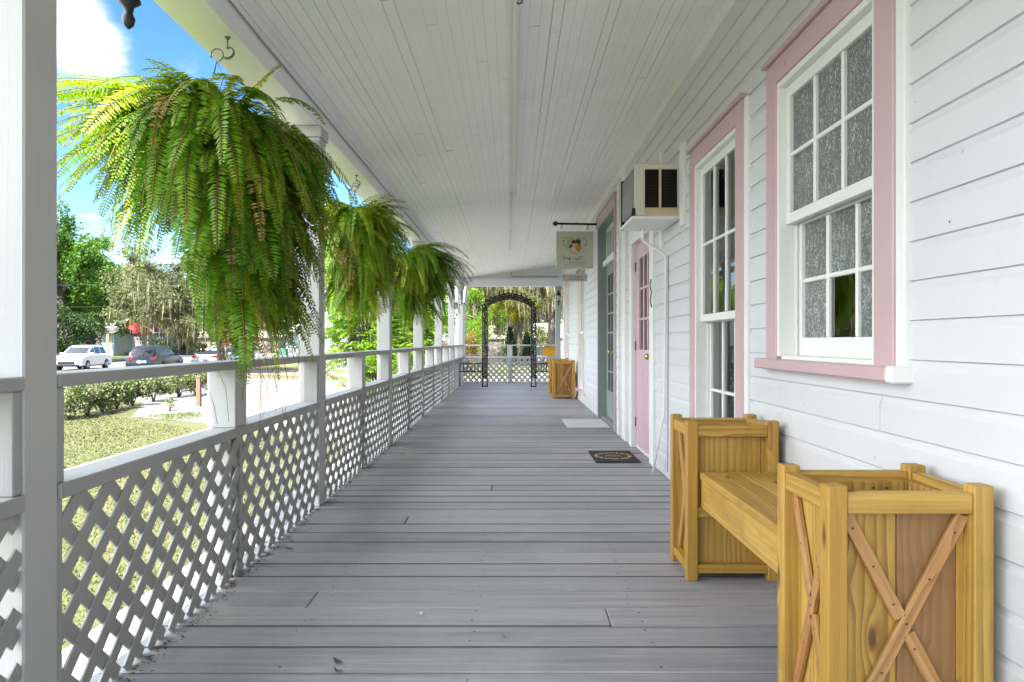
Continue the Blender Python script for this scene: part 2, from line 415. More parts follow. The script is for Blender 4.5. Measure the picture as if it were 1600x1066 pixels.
# ---------------------------------------------------------------- house
house = thing('house', 'white clapboard house with pink trimmed windows beside the porch', 'house', (0, 0, 0))
PITCH, PH = .130, .958 - .130 * 8
def siding(mb, y0, y1, z0, z1, x=XW, sgn=-1):
    """drop siding: flat face with a cove at the top of each board"""
    k = math.floor((z0 - PH) / PITCH)
    while PH + k * PITCH < z1 - 1e-6:
        b = PH + k * PITCH; k += 1
        prof = [(b + .001, 0.), (b + .098, 0.), (b + .105, .0030), (b + .112, .0068), (b + .120, .0092), (b + .1288, .0098), (b + .130, .0)]
        pts = []
        for (z, d) in prof:
            pts.append((min(max(z, z0), z1), d))
        o = [rng.uniform(-20, 20) for _ in range(3)]; rn = rng.random()
        L = y1 - y0; n = max(1, int(L / .5)); wob = [rng.gauss(0, .0003) for _ in range(n + 1)]
        vs = []; g = []
        for j in range(n + 1):
            y = y0 + L * j / n
            for (z, d) in pts:
                vs.append((x - sgn * d + wob[j], y, z)); g.append((y + o[0], z + o[1], d + o[2]))
        m = len(pts); fs = []
        for j in range(n):
            for i in range(m - 1):
                q = [j * m + i, (j + 1) * m + i, (j + 1) * m + i + 1, j * m + i + 1]
                fs.append(q[::-1] if sgn < 0 else q)
        mb._add(vs, fs, g, 0, False, rn)
CZ_L, CZ_R = 2.86, 3.215   # ceiling height at the beam and at the wall
# openings: y0, y1, z0, z1
OPEN = [(2.44, 3.345, 1.075, 2.40), (3.953, 4.846, .25, 2.385), (6.434, 7.40, 0.0, 2.26), (8.66, 10.30, 0.0, 2.86), (12.40, 13.31, .25, 2.385), (15.78, 16.69, .25, 2.385)]
wall = MB(); yc = Y0
for (a, b, c, d) in OPEN:
    siding(wall, yc, a, -.02, 3.30); 
    if c > 0: siding(wall, a, b, -.02, c)
    siding(wall, a, b, d, 3.30); yc = b
siding(wall, yc, 17.30, -.02, 3.30)
wall.build('siding_wall', M['white_wall'], house)
spk = MB()    # nail heads and paint chips on the siding
for k in range(150):
    y = .75 + 7.0 * rng.random() ** 1.5; z = rng.uniform(.05, 3.1)
    if any(a - .2 < y < b + .2 and c - .1 < z < d + .2 for (a, b, c, d) in OPEN): continue
    if rng.random() < .6: z = PH + PITCH * math.floor((z - PH) / PITCH) + .03; y = round(y / .41) * .41 + rng.gauss(0, .01)
    r_ = rng.uniform(.0016, .0042) * (1 if rng.random() < .8 else 1.6); el = rng.uniform(.6, 1.8); n_ = 7
    spk._add([(XW - .0012, y + r_ * math.cos(q * 6.283 / n_), z + r_ * el * math.sin(q * 6.283 / n_)) for q in range(n_)], [list(range(n_))], None, rng.choice((0, 0, 1)))
spk.build('siding_nail', [plain('grey_nail', (.30, .29, .28), .6), plain('dark_chip', (.13, .11, .10), .7)], house, kind='stuff')
shell = MB()
def slab(x0, x1, y0, y1, z0, z1): shell.box(x0, x1, y0, y1, z0, z1, .001)
yc = Y0
for (a, b, c, d) in OPEN:      # solid wall core behind the siding
    slab(XW + .016, XW + .14, yc, a - .03, -.8, 3.3)
    if c > 0: slab(XW + .016, XW + .14, a - .03, b + .03, -.8, c - .03)
    slab(XW + .016, XW + .14, a - .03, b + .03, d + .03, 3.3); yc = b + .03
slab(XW + .016, XW + .14, yc, 17.28, -.8, 3.3)
slab(XW + .14, 6.0, 17.14, 17.28, -.8, 3.6); slab(5.86, 6.0, Y0, 17.14, -.8, 3.6); slab(XW + .14, 5.86, Y0, Y0 + .14, -.8, 3.6)
slab(XW + .14, 5.86, Y0 + .14, 17.14, -.1, -.02); slab(XW + .14, 5.86, Y0 + .14, 17.14, 3.1, 3.2)
for yy in (5.2, 8.2, 11.3): slab(XW + .14, 5.86, yy, yy + .1, -.02, 3.1)
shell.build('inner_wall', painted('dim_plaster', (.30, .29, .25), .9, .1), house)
e = MB(); siding(e, XW + .01, 6.0, -.3, 3.5, 17.30, -1)
# rotate end siding into the +Y facing plane
e.v = [(p[1], 17.30 + (p[0] - 17.30) * -1, p[2]) for p in e.v]; e.f = [f[::-1] for f in e.f]
e.build('end_siding', M['white_wall'], house)
# corner boards, plinth and vertical wall boards
tb = MB()
tb.box(XW - .022, XW + .05, 17.19, 17.325, -.002, 3.2)
tb.box(XW - .020, XW + .012, 7.83, 8.08, 0, 3.22); tb.box(XW - .020, XW + .012, 8.32, 8.43, 0, 3.22)
tb.box(XW - .024, XW + .012, 5.15, 5.27, 2.03, 2.66); tb.box(XW - .02, XW + .012, 5.93, 6.03, 1.95, 2.80)
tb.box(XW - .018, XW + .012, Y0, 17.2, 3.135, 3.215)
tb.build('wall_trim', M['white_trim'], house)
sk = MB()
for (a, b) in ((Y0, 2.3), (2.3, 6.25), (8.09, 8.31), (10.46, 17.18)): sk.box(XW - .012, XW + .01, a, b, .002, .05)
sk.build('base_board', M['white_wall'], house)

def window(y0, y1, z0, z1, zm, glass_u, glass_l, rows=2, sill_z=None, odd=None, curtain=False):
    """casing > frame, upper_sash, lower_sash, glass, sill"""
    cw = .125; xf = XW - .024
    c = MB()
    c.box(xf, XW + .012, y0 - cw, y0, z0 - .02, z1 + cw); c.box(xf, XW + .012, y1, y1 + cw, z0 - .02, z1 + cw)
    c.box(xf - .001, XW + .012, y0, y1, z1 + .012, z1 + cw)
    c.box(xf - .022, XW + .012, y0 - cw - .02, y1 + cw + .02, z1 + cw + .001, z1 + cw + .028, .006)
    for yy in (y0 + .12, y1 - .12): c.lathe([(.011, 0), (.011, .010), (.006, .014)], (xf - .003, yy, z1 + .06), 8, 1, 0)
    w = c.build('window', [M['pink'], M['pink']], house)
    f = MB()    # white jambs, head, stops
    f.box(XW - .018, XW + .15, y0, y0 + .022, z0, z1 + .01); f.box(XW - .018, XW + .15, y1 - .022, y1, z0, z1 + .01)
    f.box(XW - .018, XW + .15, y0 + .022, y1 - .022, z1 - .02, z1 + .011)
    f.box(XW + .062, XW + .072, y0 + .022, y0 + .036, z0, z1 - .02); f.box(XW + .062, XW + .072, y1 - .036, y1 - .022, z0, z1 - .02)
    f.box(XW - .016, XW + .012, y0 - cw - .055, y0 - cw - .001, z0 - .02, z1 + cw)     # flat white board beyond the casing
    f.box(XW - .005, XW + .15, y0 + .022, y1 - .022, z0 - .03, z0 + .006)
    f.build('frame', M['white_trim'], w)
    s = MB(); s.box(xf - .045, XW + .012, y0 - cw - .03, y1 + cw + .05, z0 - .062, z0 - .012, .006); s.build('sill', M['pink'], w)
    s2 = MB(); s2.box(xf - .046, XW + .012, y0 - cw - .075, y0 - cw - .032, z0 - .066, z0 - .008, .006); s2.build('sill_end', M['white_trim'], w)
    a, b = y0 + .022, y1 - .022; st = .045
    def sash(nm, x0, x1, za, zb, bot, top, nrow, fr):
        m = MB()
        m.box(x0, x1, a, a + st, za, zb); m.box(x0, x1, b - st, b, za, zb)
        m.box(x0, x1, a + st, b - st, za, za + bot); m.box(x0, x1, a + st, b - st, zb - top, zb)
        ga, gb, gz0, gz1 = a + st, b - st, za + bot, zb - top
        for k in (1, 2): yy = ga + (gb - ga) * k / 3; m.box(x0 + .003, x1 - .003, yy - .010, yy + .010, gz0, gz1, .004)
        for k in range(1, nrow): zz = gz0 + (gz1 - gz0) * k / nrow; m.box(x0 + .005, x1 - .005, ga, gb, zz - .010, zz + .010, .004)
        m.build(nm, M['white_trim'], w)
        return ga, gb, gz0, gz1
    gU = sash('upper_sash', XW + .018, XW + .056, zm, z1 - .02, .05, .055, rows, 0)
    gL = sash('lower_sash', XW + .075, XW + .113, z0 + .006, zm + .045, .085, .05, rows, 0)
    for (ga, gb, gz0, gz1), x, mat, low in ((gU, XW + .037, glass_u, 0), (gL, XW + .094, glass_l, 1)):
        m = MB()
        for i in range(3):
            for j in range(rows):
                ya, yb = ga + (gb - ga) * i / 3, ga + (gb - ga) * (i + 1) / 3; za, zb = gz0 + (gz1 - gz0) * j / rows, gz0 + (gz1 - gz0) * (j + 1) / rows
                mi = 1 if (low and odd == (i, j)) else 0
                m.quad((x, ya, za), (x, ya, zb), (x, yb, zb), (x, yb, za), mi)
        m.build('glass', [mat, M['mirror_glass']], w)
    if curtain:
        m = MB(); n = 60; vs = []
        for k in range(n + 1):
            y = y0 + (y1 - y0) * k / n * .62 + (y1 - y0) * .36; xx = XW + .30 + .035 * math.sin(k * .9) + .015 * math.sin(k * 2.3)
            vs += [(xx, y, z0 - .1), (xx, y, z1)]
        m._add(vs, [[2 * k, 2 * k + 2, 2 * k + 3, 2 * k + 1] for k in range(n)], None, 0, True); m.build('curtain', M['curtain'], w)
    return w
window(*OPEN[0], 1.715, M['obscure'], M['obscure'], odd=(1, 0))
window(*OPEN[1], 1.285, M['glass'], M['glass'], curtain=True)
window(*OPEN[4], 1.285, M['glass'], M['glass'], curtain=True)
window(*OPEN[5], 1.285, M['glass'], M['glass'], curtain=True)

# pink half-glazed door
y0, y1, z0, z1 = OPEN[2]
d = MB(); xd = XW + .03
ga, gb, gz0, gz1 = y0 + .17, y1 - .17, 1.06, 2.02
d.box(xd, xd + .045, y0 + .012, ga, .03, z1 - .07); d.box(xd, xd + .045, gb, y1 - .012, .03, z1 - .07)
d.box(xd, xd + .045, ga, gb, .03, gz0); d.box(xd, xd + .045, ga, gb, gz1, z1 - .07)
for k in (1, 2): yy = ga + (gb - ga) * k / 3; d.box(xd + .004, xd + .04, yy - .013, yy + .013, gz0, gz1, .004)
for k in (1, 2): zz = gz0 + (gz1 - gz0) * k / 3; d.box(xd + .006, xd + .038, ga, gb, zz - .013, zz + .013, .004)
for (pa, pb, qa, qb) in ((ga - .02, (ga + gb) / 2 - .05, .24, .86), ((ga + gb) / 2 + .05, gb + .02, .24, .86)):
    d.box(xd - .004, xd + .01, pa, pb, qa, qb, .004); d.box(xd - .010, xd + .01, pa + .045, pb - .045, qa + .045, qb - .045, .006)
door = d.build('door', M['pink_door'], house, label='pink half glazed door')
m = MB(); m.quad((xd + .022, ga, gz0), (xd + .022, ga, gz1), (xd + .022, gb, gz1), (xd + .022, gb, gz0)); m.build('glass', M['glass'], door)
m = MB(); m.lathe([(.030, 0), (.030, -.006), (.012, -.010), (.012, -.035), (.028, -.045), (.030, -.062), (.018, -.074)], (xd, y0 + .085, 1.00), 14, 0, 0); m.build('knob', M['brass'], door)
m = MB(); m.lathe([(.028, 0), (.028, -.012), (.016, -.016)], (xd, y0 + .085, 1.15), 14, 0, 0); m.build('lock', M['brass'], door)
for zz in (.28, 1.1, 1.95):
    m = MB(); m.tube([(xd - .006, y1 - .008, zz - .05), (xd - .006, y1 - .008, zz + .05)], .008, 8); m.build('hinge', M['iron'], door)
m = MB(); m.box(XW - .024, XW + .13, y0 - .17, y0, 0, z1 + .14); m.box(XW - .024, XW + .13, y1, y1 + .13, 0, z1 + .14); m.box(XW - .024, XW + .13, y0, y1, z1 - .065, z1 + .14)
m.box(XW + .028, XW + .2, y0, y1, .0, .028)
m.build('frame', M['white_trim'], door)

# grey-green double entry door with transom, in a deep recess with pink casing
y0, y1, z0, z1 = OPEN[3]
m = MB(); cw = .11
m.box(XW - .024, XW + .012, y0 - .055, y0 - .001, 0, z1 + .14); m.box(XW - .024, XW + .012, y1 + .001, y1 + .06, 0, z1 + .14); m.box(XW - .025, XW + .012, y0, y1, z1, z1 + .14)
m.box(XW - .04, XW + .012, y0 - .08, y1 + .08, z1 + .141, z1 + .165)
dr = m.build('door', M['pink'], house, label='grey green double entry door with transom')
m = MB()
m.box(XW - .022, XW + .20, y0, y0 + .03, 0, z1 - .001); m.box(XW - .022, XW + .20, y1 - .03, y1, 0, z1 - .001); m.box(XW - .022, XW + .20, y0 + .03, y1 - .03, z1 - .031, z1 - .002)
m.box(XW + .02, XW + .14, y0 + .03, y1 - .03, 0, .035)
m.build('frame', M['green_door'], dr)
m = MB(); m.box(XW + .05, XW + .17, y0 + .03, y1 - .03, 2.26, 2.34)
m.box(XW + .1, XW + .14, y0 + .03, y1 - .03, 2.34, 2.40); m.box(XW + .1, XW + .14, y0 + .03, y1 - .03, 2.76, 2.828)
n = 6
for k in range(n + 1):
    yy = y0 + .03 + (y1 - y0 - .06) * k / n; w = .04 if k in (0, 3, n) else .013
    m.box(XW + .101, XW + .139, max(y0 + .03, yy - w), min(y1 - .03, yy + w), 2.40, 2.76)
m.build('transom', M['white_trim'], dr)
m = MB(); m.quad((XW + .12, y0, 2.38), (XW + .12, y0, 2.8), (XW + .12, y1, 2.8), (XW + .12, y1, 2.38)); m.build('transom_glass', M['glass'], dr)
ym = (y0 + y1) / 2
for (a, b) in ((y0 + .032, ym - .002), (ym + .002, y1 - .032)):
    m = MB(); st = .12; x0, x1 = XW + .105, XW + .15
    m.box(x0, x1, a, a + st, .037, 2.258); m.box(x0, x1, b - st, b, .037, 2.258); m.box(x0, x1, a + st, b - st, .037, .42); m.box(x0, x1, a + st, b - st, 2.12, 2.258)
    m.box(x0 - .006, x1, a + st + .03, b - st - .03, .12, .36)
    yy = (a + b) / 2; m.box(x0 + .004, x1 - .004, yy - .014, yy + .014, .42, 2.12)
    for k in range(1, 6): zz = .42 + 1.70 * k / 6; m.box(x0 + .005, x1 - .005, a + st, b - st, zz - .014, zz + .014)
    lf = m.build('door_leaf', M['green_door'], dr)
    m = MB(); m.quad((XW + .128, a + st, .42), (XW + .128, a + st, 2.12), (XW + .128, b - st, 2.12), (XW + .128, b - st, .42)); m.build('door_glass', M['glass'], dr)
m = MB(); m.lathe([(.028, 0), (.028, -.008), (.012, -.012), (.012, -.04), (.026, -.05), (.026, -.07), (.014, -.078)], (XW + .105, ym + .06, 1.0), 12, 0, 0); m.build('knob', M['brass'], dr)

# ceiling of narrow beaded boards, sloping up to the wall
def ceiling():
    mb = MB(); w = .0665; x = -1.36; n = 0
    sl = (CZ_R - CZ_L) / (XW + 1.36)
    while x < XW - .001:
        x1 = min(x + w, XW)
        y = Y0; cuts = [Y0]
        while True:
            y += rng.uniform(2.5, 5.5)
            if y > YE - 1: break
            cuts.append(y)
        cuts.append(YE)
        g = abs(rng.gauss(0, .0003)) + .0004
        if rng.random() < .2: g += rng.uniform(.0006, .0030)
        for i in range(len(cuts) - 1):
            ya, yb = cuts[i] + .0012, cuts[i + 1]; dz = rng.gauss(0, .0006)
            prof = [(x + g * .5, .012), (x + g * .5 + .001, 0), (x + .0285, 0), (x + .0295, .0013), (x + .0305, .0013), (x + .0315, 0), (x1 - g * .5 - .001, 0), (x1 - g * .5, .012)]
            o = [rng.uniform(-20, 20) for _ in range(3)]
            vs = []; gg = []
            for yy in (ya, yb):
                for (px, pz) in prof:
                    vs.append((px, yy, CZ_L + (px + 1.36) * sl + (pz if pz < .01 or g > .0015 else .0015) + dz)); gg.append((yy + o[0], px + o[1], pz + o[2]))
            k = len(prof)
            mb._add(vs, [[j, j + 1, k + j + 1, k + j] for j in range(k - 1)], gg, 0, False)
        x = x1
    zb = lambda xx: CZ_L + (xx + 1.36) * sl + .0125
    mb._add([(-1.36, Y0, zb(-1.36)), (XW, Y0, zb(XW)), (XW, YE, zb(XW)), (-1.36, YE, zb(-1.36))], [[0, 1, 2, 3]], None, 1)
    mb.quad((XW, 17.3, CZ_R), (4.6, 17.3, CZ_R), (4.6, YE, CZ_R), (XW, YE, CZ_R), 0)
    mb.build('porch_ceiling', [M['ceil'], M['dark']], house)
ceiling()
bm = MB()
bm.box(-1.548, -1.345, Y0, YE + .0, 2.645, 2.84, .004); bm.box(-1.60, -1.549, Y0, YE + .1, 2.665, 2.98, .004)
bm.box(-1.344, -1.318, Y0, YE - .2, 2.800, 2.872, .006); bm.box(-1.344, -1.330, Y0, YE - .2, 2.765, 2.798, .006)
bm.box(-1.345, 4.6, 18.58, 18.80, 2.645, 2.862, .004)
bm.box(-1.318, 4.6, 18.555, 18.579, 2.775, 2.830, .004)
bm.build('porch_beam', M['beam'], house)
gb = MB(); k = 0
while 2.87 + k * .11 < 3.22:
    za, zb = 2.87 + k * .11, 2.87 + k * .11 + .112; gb.box(-1.34, 4.6, 18.63 + .006, 18.66, za, zb, .003); k += 1
gb.build('gable_siding', M['white_wall'], house)
gb = MB(); gb.tube([(-.02 + .0, 18.53, 3.03), (-.02, 18.53, 2.90), (.27, 18.53, 2.90)], .012, 8); gb.tube([(.27, 18.53, 2.99), (.27, 18.53, 2.90), (1.25, 18.53, 2.90)], .012, 8)
gb.build('wall_pipe', M['rail'], house)
rf = MB()
rf.prism([(-1.70, 2.96), (-1.70, 3.02), (1.9, 4.2), (6.4, 4.2), (6.4, 3.62), (2.2, 3.62), (1.6, 3.36), (-1.35, 2.96)], 1, Y0 - .1, YE + .15) if False else rf.prism([(2.985, -1.62), (3.05, -1.62), (4.25, 1.9), (4.25, 6.4), (3.66, 6.4), (3.66, 2.0), (3.32, 1.315)], 1, Y0 - .1, YE + .12)
rf.build('roof', painted('roof_shingle', (.20, .20, .20), .8), house)
cp = MB()
def ceil_z(x): return CZ_L + (x + 1.36) * (CZ_R - CZ_L) / (XW + 1.36)
zc = ceil_z(0) - .034
cp.tube([(.028, Y0, zc), (.028, 8.7, zc)], .0215, 10); cp.tube([(.028, 8.7, zc), (.0, 8.72, zc)], .02, 8); cp.tube([(-.015, 8.6, zc), (-.03, 11.5, zc), (-.05, 13.9, zc)], .013, 8)
cp.lathe([(.028, -.02), (.028, .02)], (.02, 8.7, zc), 10, 0, 1); cp.lathe([(.02, -.03), (.02, .03)], (-.03, 11.6, zc), 10, 0, 1)
cp.build('ceiling_conduit', M['white'], house)
rope = MB(); rope.tube([(-1.335 + .002 * math.sin(k * 1.7), Y0 + k * .5, 2.758 + .004 * math.sin(k * 2.1)) for k in range(43)], .004, 6); rope.build('beam_cable', M['rail'], house)
mm = MB(); mm.tube([(.02, 3.70, ceil_z(0)), (.02, 3.70, 3.0), (.035, 3.70, 2.975), (.055, 3.70, 2.985), (.055, 3.70, 3.01)], .005, 6)
mm.build('ceiling_hook', plain('rusty_iron', (.10, .03, .025), .7, .3), house)

# ---------------------------------------------------------------- posts
PY = [-0.79, 1.87, 4.74, 7.47, 10.22, 13.03, 15.80, 18.62]
PW = .14
def make_post(y, label, x=XR, w=PW, br=True):
    t = thing('porch_post', label, 'porch post', (x - w / 2, y + w / 2, 0), 0, 'porch posts along the railing')
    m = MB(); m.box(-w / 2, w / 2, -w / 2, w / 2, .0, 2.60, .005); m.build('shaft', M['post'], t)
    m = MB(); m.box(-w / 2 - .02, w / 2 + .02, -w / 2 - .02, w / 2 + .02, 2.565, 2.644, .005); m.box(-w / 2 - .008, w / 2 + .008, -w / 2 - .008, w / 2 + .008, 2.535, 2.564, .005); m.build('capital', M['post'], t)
    if br:
        for s in (-1, 1):
            m = MB(); pts = []
            # curved knee brace, flat board cut to an ogee
            out = [(0, 0)]
            for k in range(13):
                a = k / 12 * math.pi / 2; out.append((.36 * math.sin(a), -.44 + .44 * (1 - math.cos(a)) * 0.92))
            prof = [(.0, -.42)]
            for k in range(1, 13):
                a = k / 12 * math.pi / 2; rr = .29 + .035 * math.sin(3 * a)
                prof.append((.34 - rr * math.cos(a) - .0, -.40 + rr * math.sin(a) * 1.12))
            prof += [(.40, -.05), (.40, -.001), (0, -.001)]
            poly = [(2.534 + q, s * (w / 2 + .001 + p)) for (p, q) in prof]
            m.prism([(q[1], q[0]) for q in poly], 0, -.02, .02); m.build('bracket', M['post'], t)
    return t
make_post(PY[0], 'white porch post behind the nearest one, at the near end of the railing')
for y, lab in zip(PY[1:], ['nearest big white square porch post at the left edge of the photo', 'white porch post behind the right side of the largest fern',
                       'white porch post rising behind the second hanging fern', 'white porch post below the left side of the far fern', 'white porch post under the middle of the far fern',
                       'white porch post beside the white shed window and pink sign', 'white corner post where the two porch railings meet']):
    make_post(y, lab)
make_post(18.62, 'white post at the house corner carrying the small black wall lantern', 1.335, .14, False)

# ---------------------------------------------------------------- railing bays
def strips(mb, y0, y1, z0, z1, x, axis):
    """two layers of diagonal lath clipped to a rectangle; axis 1: panel in the YZ plane, 0: in the XZ plane"""
    S = .155; W = .0485; T = .009
    for lay in (0, 1):
        k = math.floor((y0 - (z1 - z0)) / S) - 1
        while True:
            o = k * S + (.02 if lay else .06); k += 1
            if o > y1 + (z1 - z0) + S: break
            # line: t = o + (z-z0)*sg
            sg = 1 if lay == 0 else -1
            a = o if sg > 0 else o; h = z1 - z0
            # clip parameter z in [z0,z1] such that t in [y0,y1]
            if sg > 0: lo, hi = max(0, y0 - a), min(h, y1 - a)
            else: lo, hi = max(0, a - y1), min(h, a - y0)
            if hi - lo < .03: continue
            jit = rng.gauss(0, .0015); xx = x - (0 if lay == 0 else T + .0005)
            pts = []
            hw = W / math.sqrt(2)
            p = []
            for zz in (lo, hi): p.append((a + sg * zz + jit + rng.gauss(0, .0025), z0 + zz))
            if axis == 1: q0, q1, up = (xx - T / 2, p[0][0], p[0][1]), (xx - T / 2, p[1][0], p[1][1]), (1, 0, 0)
            else: q0, q1, up = (p[0][0], xx + T / 2 + (0 if lay == 0 else 2 * T + .001), p[0][1]), (p[1][0], xx + T / 2 + (0 if lay == 0 else 2 * T + .001), p[1][1]), (0, 1, 0)
            mb.beam(q0, q1, W * rng.uniform(.96, 1.03), T, up, .0015)
def left_bay(ya, yb, label):
    """from post face to post face, one short post in the middle"""
    t = thing('porch_railing', label, 'railing', (XR - .07, ya, 0), 0, 'lattice railing bays')
    def B(m, nm, mat): 
        m.v = [(p[0] - (XR - .07), p[1] - ya, p[2]) for p in m.v]; return m.build(nm, mat, t)
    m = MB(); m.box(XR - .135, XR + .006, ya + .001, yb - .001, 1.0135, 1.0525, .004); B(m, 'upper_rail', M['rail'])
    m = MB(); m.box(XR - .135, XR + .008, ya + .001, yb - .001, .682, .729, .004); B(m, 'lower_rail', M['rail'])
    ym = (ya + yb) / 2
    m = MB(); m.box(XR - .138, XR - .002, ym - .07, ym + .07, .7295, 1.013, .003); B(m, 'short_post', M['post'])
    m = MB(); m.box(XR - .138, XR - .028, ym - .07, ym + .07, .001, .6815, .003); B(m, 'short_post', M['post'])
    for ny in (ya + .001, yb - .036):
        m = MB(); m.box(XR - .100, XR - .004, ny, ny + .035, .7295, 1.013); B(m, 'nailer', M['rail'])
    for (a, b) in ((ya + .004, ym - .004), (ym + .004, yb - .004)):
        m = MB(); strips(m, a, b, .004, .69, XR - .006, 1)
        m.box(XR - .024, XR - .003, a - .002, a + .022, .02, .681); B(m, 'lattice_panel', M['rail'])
    return t
labs = ['railing bay to the left of the big nearest porch post', 'nearest full railing bay under the largest hanging fern', 'railing bay between the second and third porch posts', 'railing bay under the second hanging fern',
        'railing bay below the far hanging fern', 'railing bay next to the white shed window', 'last railing bay beside the black arbor']
for i in range(7): left_bay(PY[i] + PW, PY[i + 1], labs[i])
t = thing('porch_railing', 'lattice railing across the far end of the porch behind the black arbor', 'railing', (0, 18.69, 0), 0)
def B(m, nm, mat):
    m.v = [(p[0], p[1] - 18.69, p[2]) for p in m.v]; return m.build(nm, mat, t)
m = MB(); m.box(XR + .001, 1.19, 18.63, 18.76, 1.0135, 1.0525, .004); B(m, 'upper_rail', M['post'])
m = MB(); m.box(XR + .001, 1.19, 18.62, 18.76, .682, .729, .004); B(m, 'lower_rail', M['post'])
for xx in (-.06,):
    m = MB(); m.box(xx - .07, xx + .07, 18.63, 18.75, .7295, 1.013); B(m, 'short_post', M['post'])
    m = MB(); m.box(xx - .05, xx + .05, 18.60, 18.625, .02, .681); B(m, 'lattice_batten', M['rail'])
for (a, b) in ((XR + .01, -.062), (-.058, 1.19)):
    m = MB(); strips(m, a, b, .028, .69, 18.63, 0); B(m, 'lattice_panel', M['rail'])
m = MB(); m.box(XR, 1.19, 18.628, 18.655, .002, .03); B(m, 'bottom_rail', M['rail'])
# ---------------------------------------------------------------- ground, road, paths
GZ = -0.8
def sheet(name, pts, z, mat, sub=1):
    m = MB(); m._add([(x, y, z) for (x, y) in pts], [list(range(len(pts)))], None, 0)
    return m.build(name, mat, kind='structure')
def lawn_mat():
    t = NT('lawn'); ps = t.pos()
    a = t.noise(ps, .35, 5, .65); b = t.noise(ps, 3.0, 5, .75); c = t.noise(ps, 26, 3, .7)
    cc = t.ramp(t.m('ADD', t.m('MULTIPLY', a, .55), t.m('MULTIPLY', b, .45)), [(.34, (.066, .090, .021)), (.46, (.100, .112, .034)), (.58, (.140, .126, .052)), (.70, (.175, .145, .072))])
    cc = t.mix(t.rng(c, .35, .7, 0, .3), cc, (.07, .08, .02))
    t.bump(t.m('ADD', c, t.noise(ps, 90, 2)), .8, .03)
    return t.fin(cc, .9)
def concrete(name, a, b, sc=1.):
    t = NT(name); ps = t.pos()
    n1 = t.noise(ps, .7 * sc, 6, .7); n2 = t.noise(ps, 22, 4, .7)
    cc = t.mix(t.rng(n1, .35, .7), a, b); cc = t.mix(t.rng(n2, .5, .8, 0, .35), cc, tuple(x * .6 for x in a))
    t.bump(n2, .3, .01); return t.fin(cc, .85)
M['lawn'] = lawn_mat(); M['concrete'] = concrete('pale_concrete', (.165, .157, .147), (.205, .197, .185)); M['asphalt'] = concrete('worn_asphalt', (.115, .113, .116), (.15, .148, .15), .4)
M['mulch'] = concrete('mulch', (.13, .095, .075), (.22, .17, .14), 6)
sheet('ground', [(-900, -400), (900, -400), (900, 1400), (-900, 1400)], GZ, M['lawn'])
def rx(y, o): return o - .15 * (y - 24)     # the road runs away to the upper left
road = [(rx(-60, -15.7), -60), (rx(300, -15.7), 300), (rx(300, -31.7), 300), (rx(-60, -31.7), -60)]
sheet('road', road, GZ + .004, M['asphalt'])
m = MB()
for o in (-15.9, -31.5): m.beam((rx(-60, o), -60, GZ + .05), (rx(300, o), 300, GZ + .05), .18, .12, bev=.02)
m.build('kerb', M['concrete'], kind='structure')
m = MB()
for o, dash in ((-19.7, 1), (-23.6, 0), (-23.9, 0), (-27.7, 1)):
    y = -40
    while y < 260:
        L = 3 if dash else 12
        x0, x1 = rx(y, o), rx(y + L, o); m._add([(x0 - .06, y, GZ + .008), (x0 + .06, y, GZ + .008), (x1 + .06, y + L, GZ + .008), (x1 - .06, y + L, GZ + .008)], [[0, 1, 2, 3]], None, 0 if dash else 1)
        y += 9 if dash else 12
m.build('road_marking', [plain('road_white', (.7, .7, .68), .7), plain('road_yellow', (.55, .38, .06), .7)], kind='structure')
sheet('pavement', [(rx(-60, -13.2), -60), (rx(40, -13.2), 40), (rx(40, -14.8), 40), (rx(-60, -14.8), -60)], GZ + .010, M['concrete'])
sheet('driveway', [(-3.2, 13), (-6.2, 15.5), (-9.8, 17.6), (-11.6, 21.5), (-15.3, 25.5), (-18.2, 33.5), (-14.5, 36), (-9.5, 34), (-3, 34), (12, 60), (22, 60), (22, 22), (-1.9, 22), (-1.9, 13)], GZ + .006, M['concrete'])
sheet('planting_bed', [(-17.2, 40), (-9, 36.5), (-5, 36.8), (-4.4, 40), (-10, 43), (-18.0, 47)], GZ + .012, M['mulch'])
# short grass blades on the part of the lawn that can be made out
def grass():
    n = 95000; r = nrg
    y = 1.5 + 16.5 * r.random(n) ** .8; x = -1.9 - (r.random(n) ** .9) * (1.2 + y * .72)
    keep = ~((y > 12.5) & (x > -3.4 - (y - 12.5) * 1.35)); x, y = x[keep], y[keep]; n = len(x)
    h = r.uniform(.010, .034, n) * (1 + .5 * np.sin(x * 1.3) * np.cos(y * .9)); w = r.uniform(.004, .010, n) * (1 + y * .04); a = r.uniform(0, 6.283, n); ln = r.uniform(0, .05, n); b = r.uniform(0, 6.283, n)
    V = np.zeros((n, 3, 3)); V[:, :, 0] = x[:, None]; V[:, :, 1] = y[:, None]; V[:, :, 2] = GZ
    V[:, 0, 0] -= np.cos(a) * w; V[:, 0, 1] -= np.sin(a) * w; V[:, 1, 0] += np.cos(a) * w; V[:, 1, 1] += np.sin(a) * w
    V[:, 2, 0] += np.cos(b) * ln; V[:, 2, 1] += np.sin(b) * ln; V[:, 2, 2] += h
    t = NT('grass_blade'); rr = t.attr('rnd', True); big = t.noise(t.pos(), .5, 4, .6)
    cc = t.ramp(t.m('ADD', t.m('MULTIPLY', rr, .5), t.m('MULTIPLY', big, .5)), [(.34, (.070, .098, .021)), (.5, (.102, .114, .032)), (.66, (.138, .126, .050))])
    npmesh('grass', V.reshape(-1, 3), np.arange(n * 3).reshape(n, 3), t.fin(cc, .7), None, np.repeat(r.random(n), 3), kind='stuff')
grass()

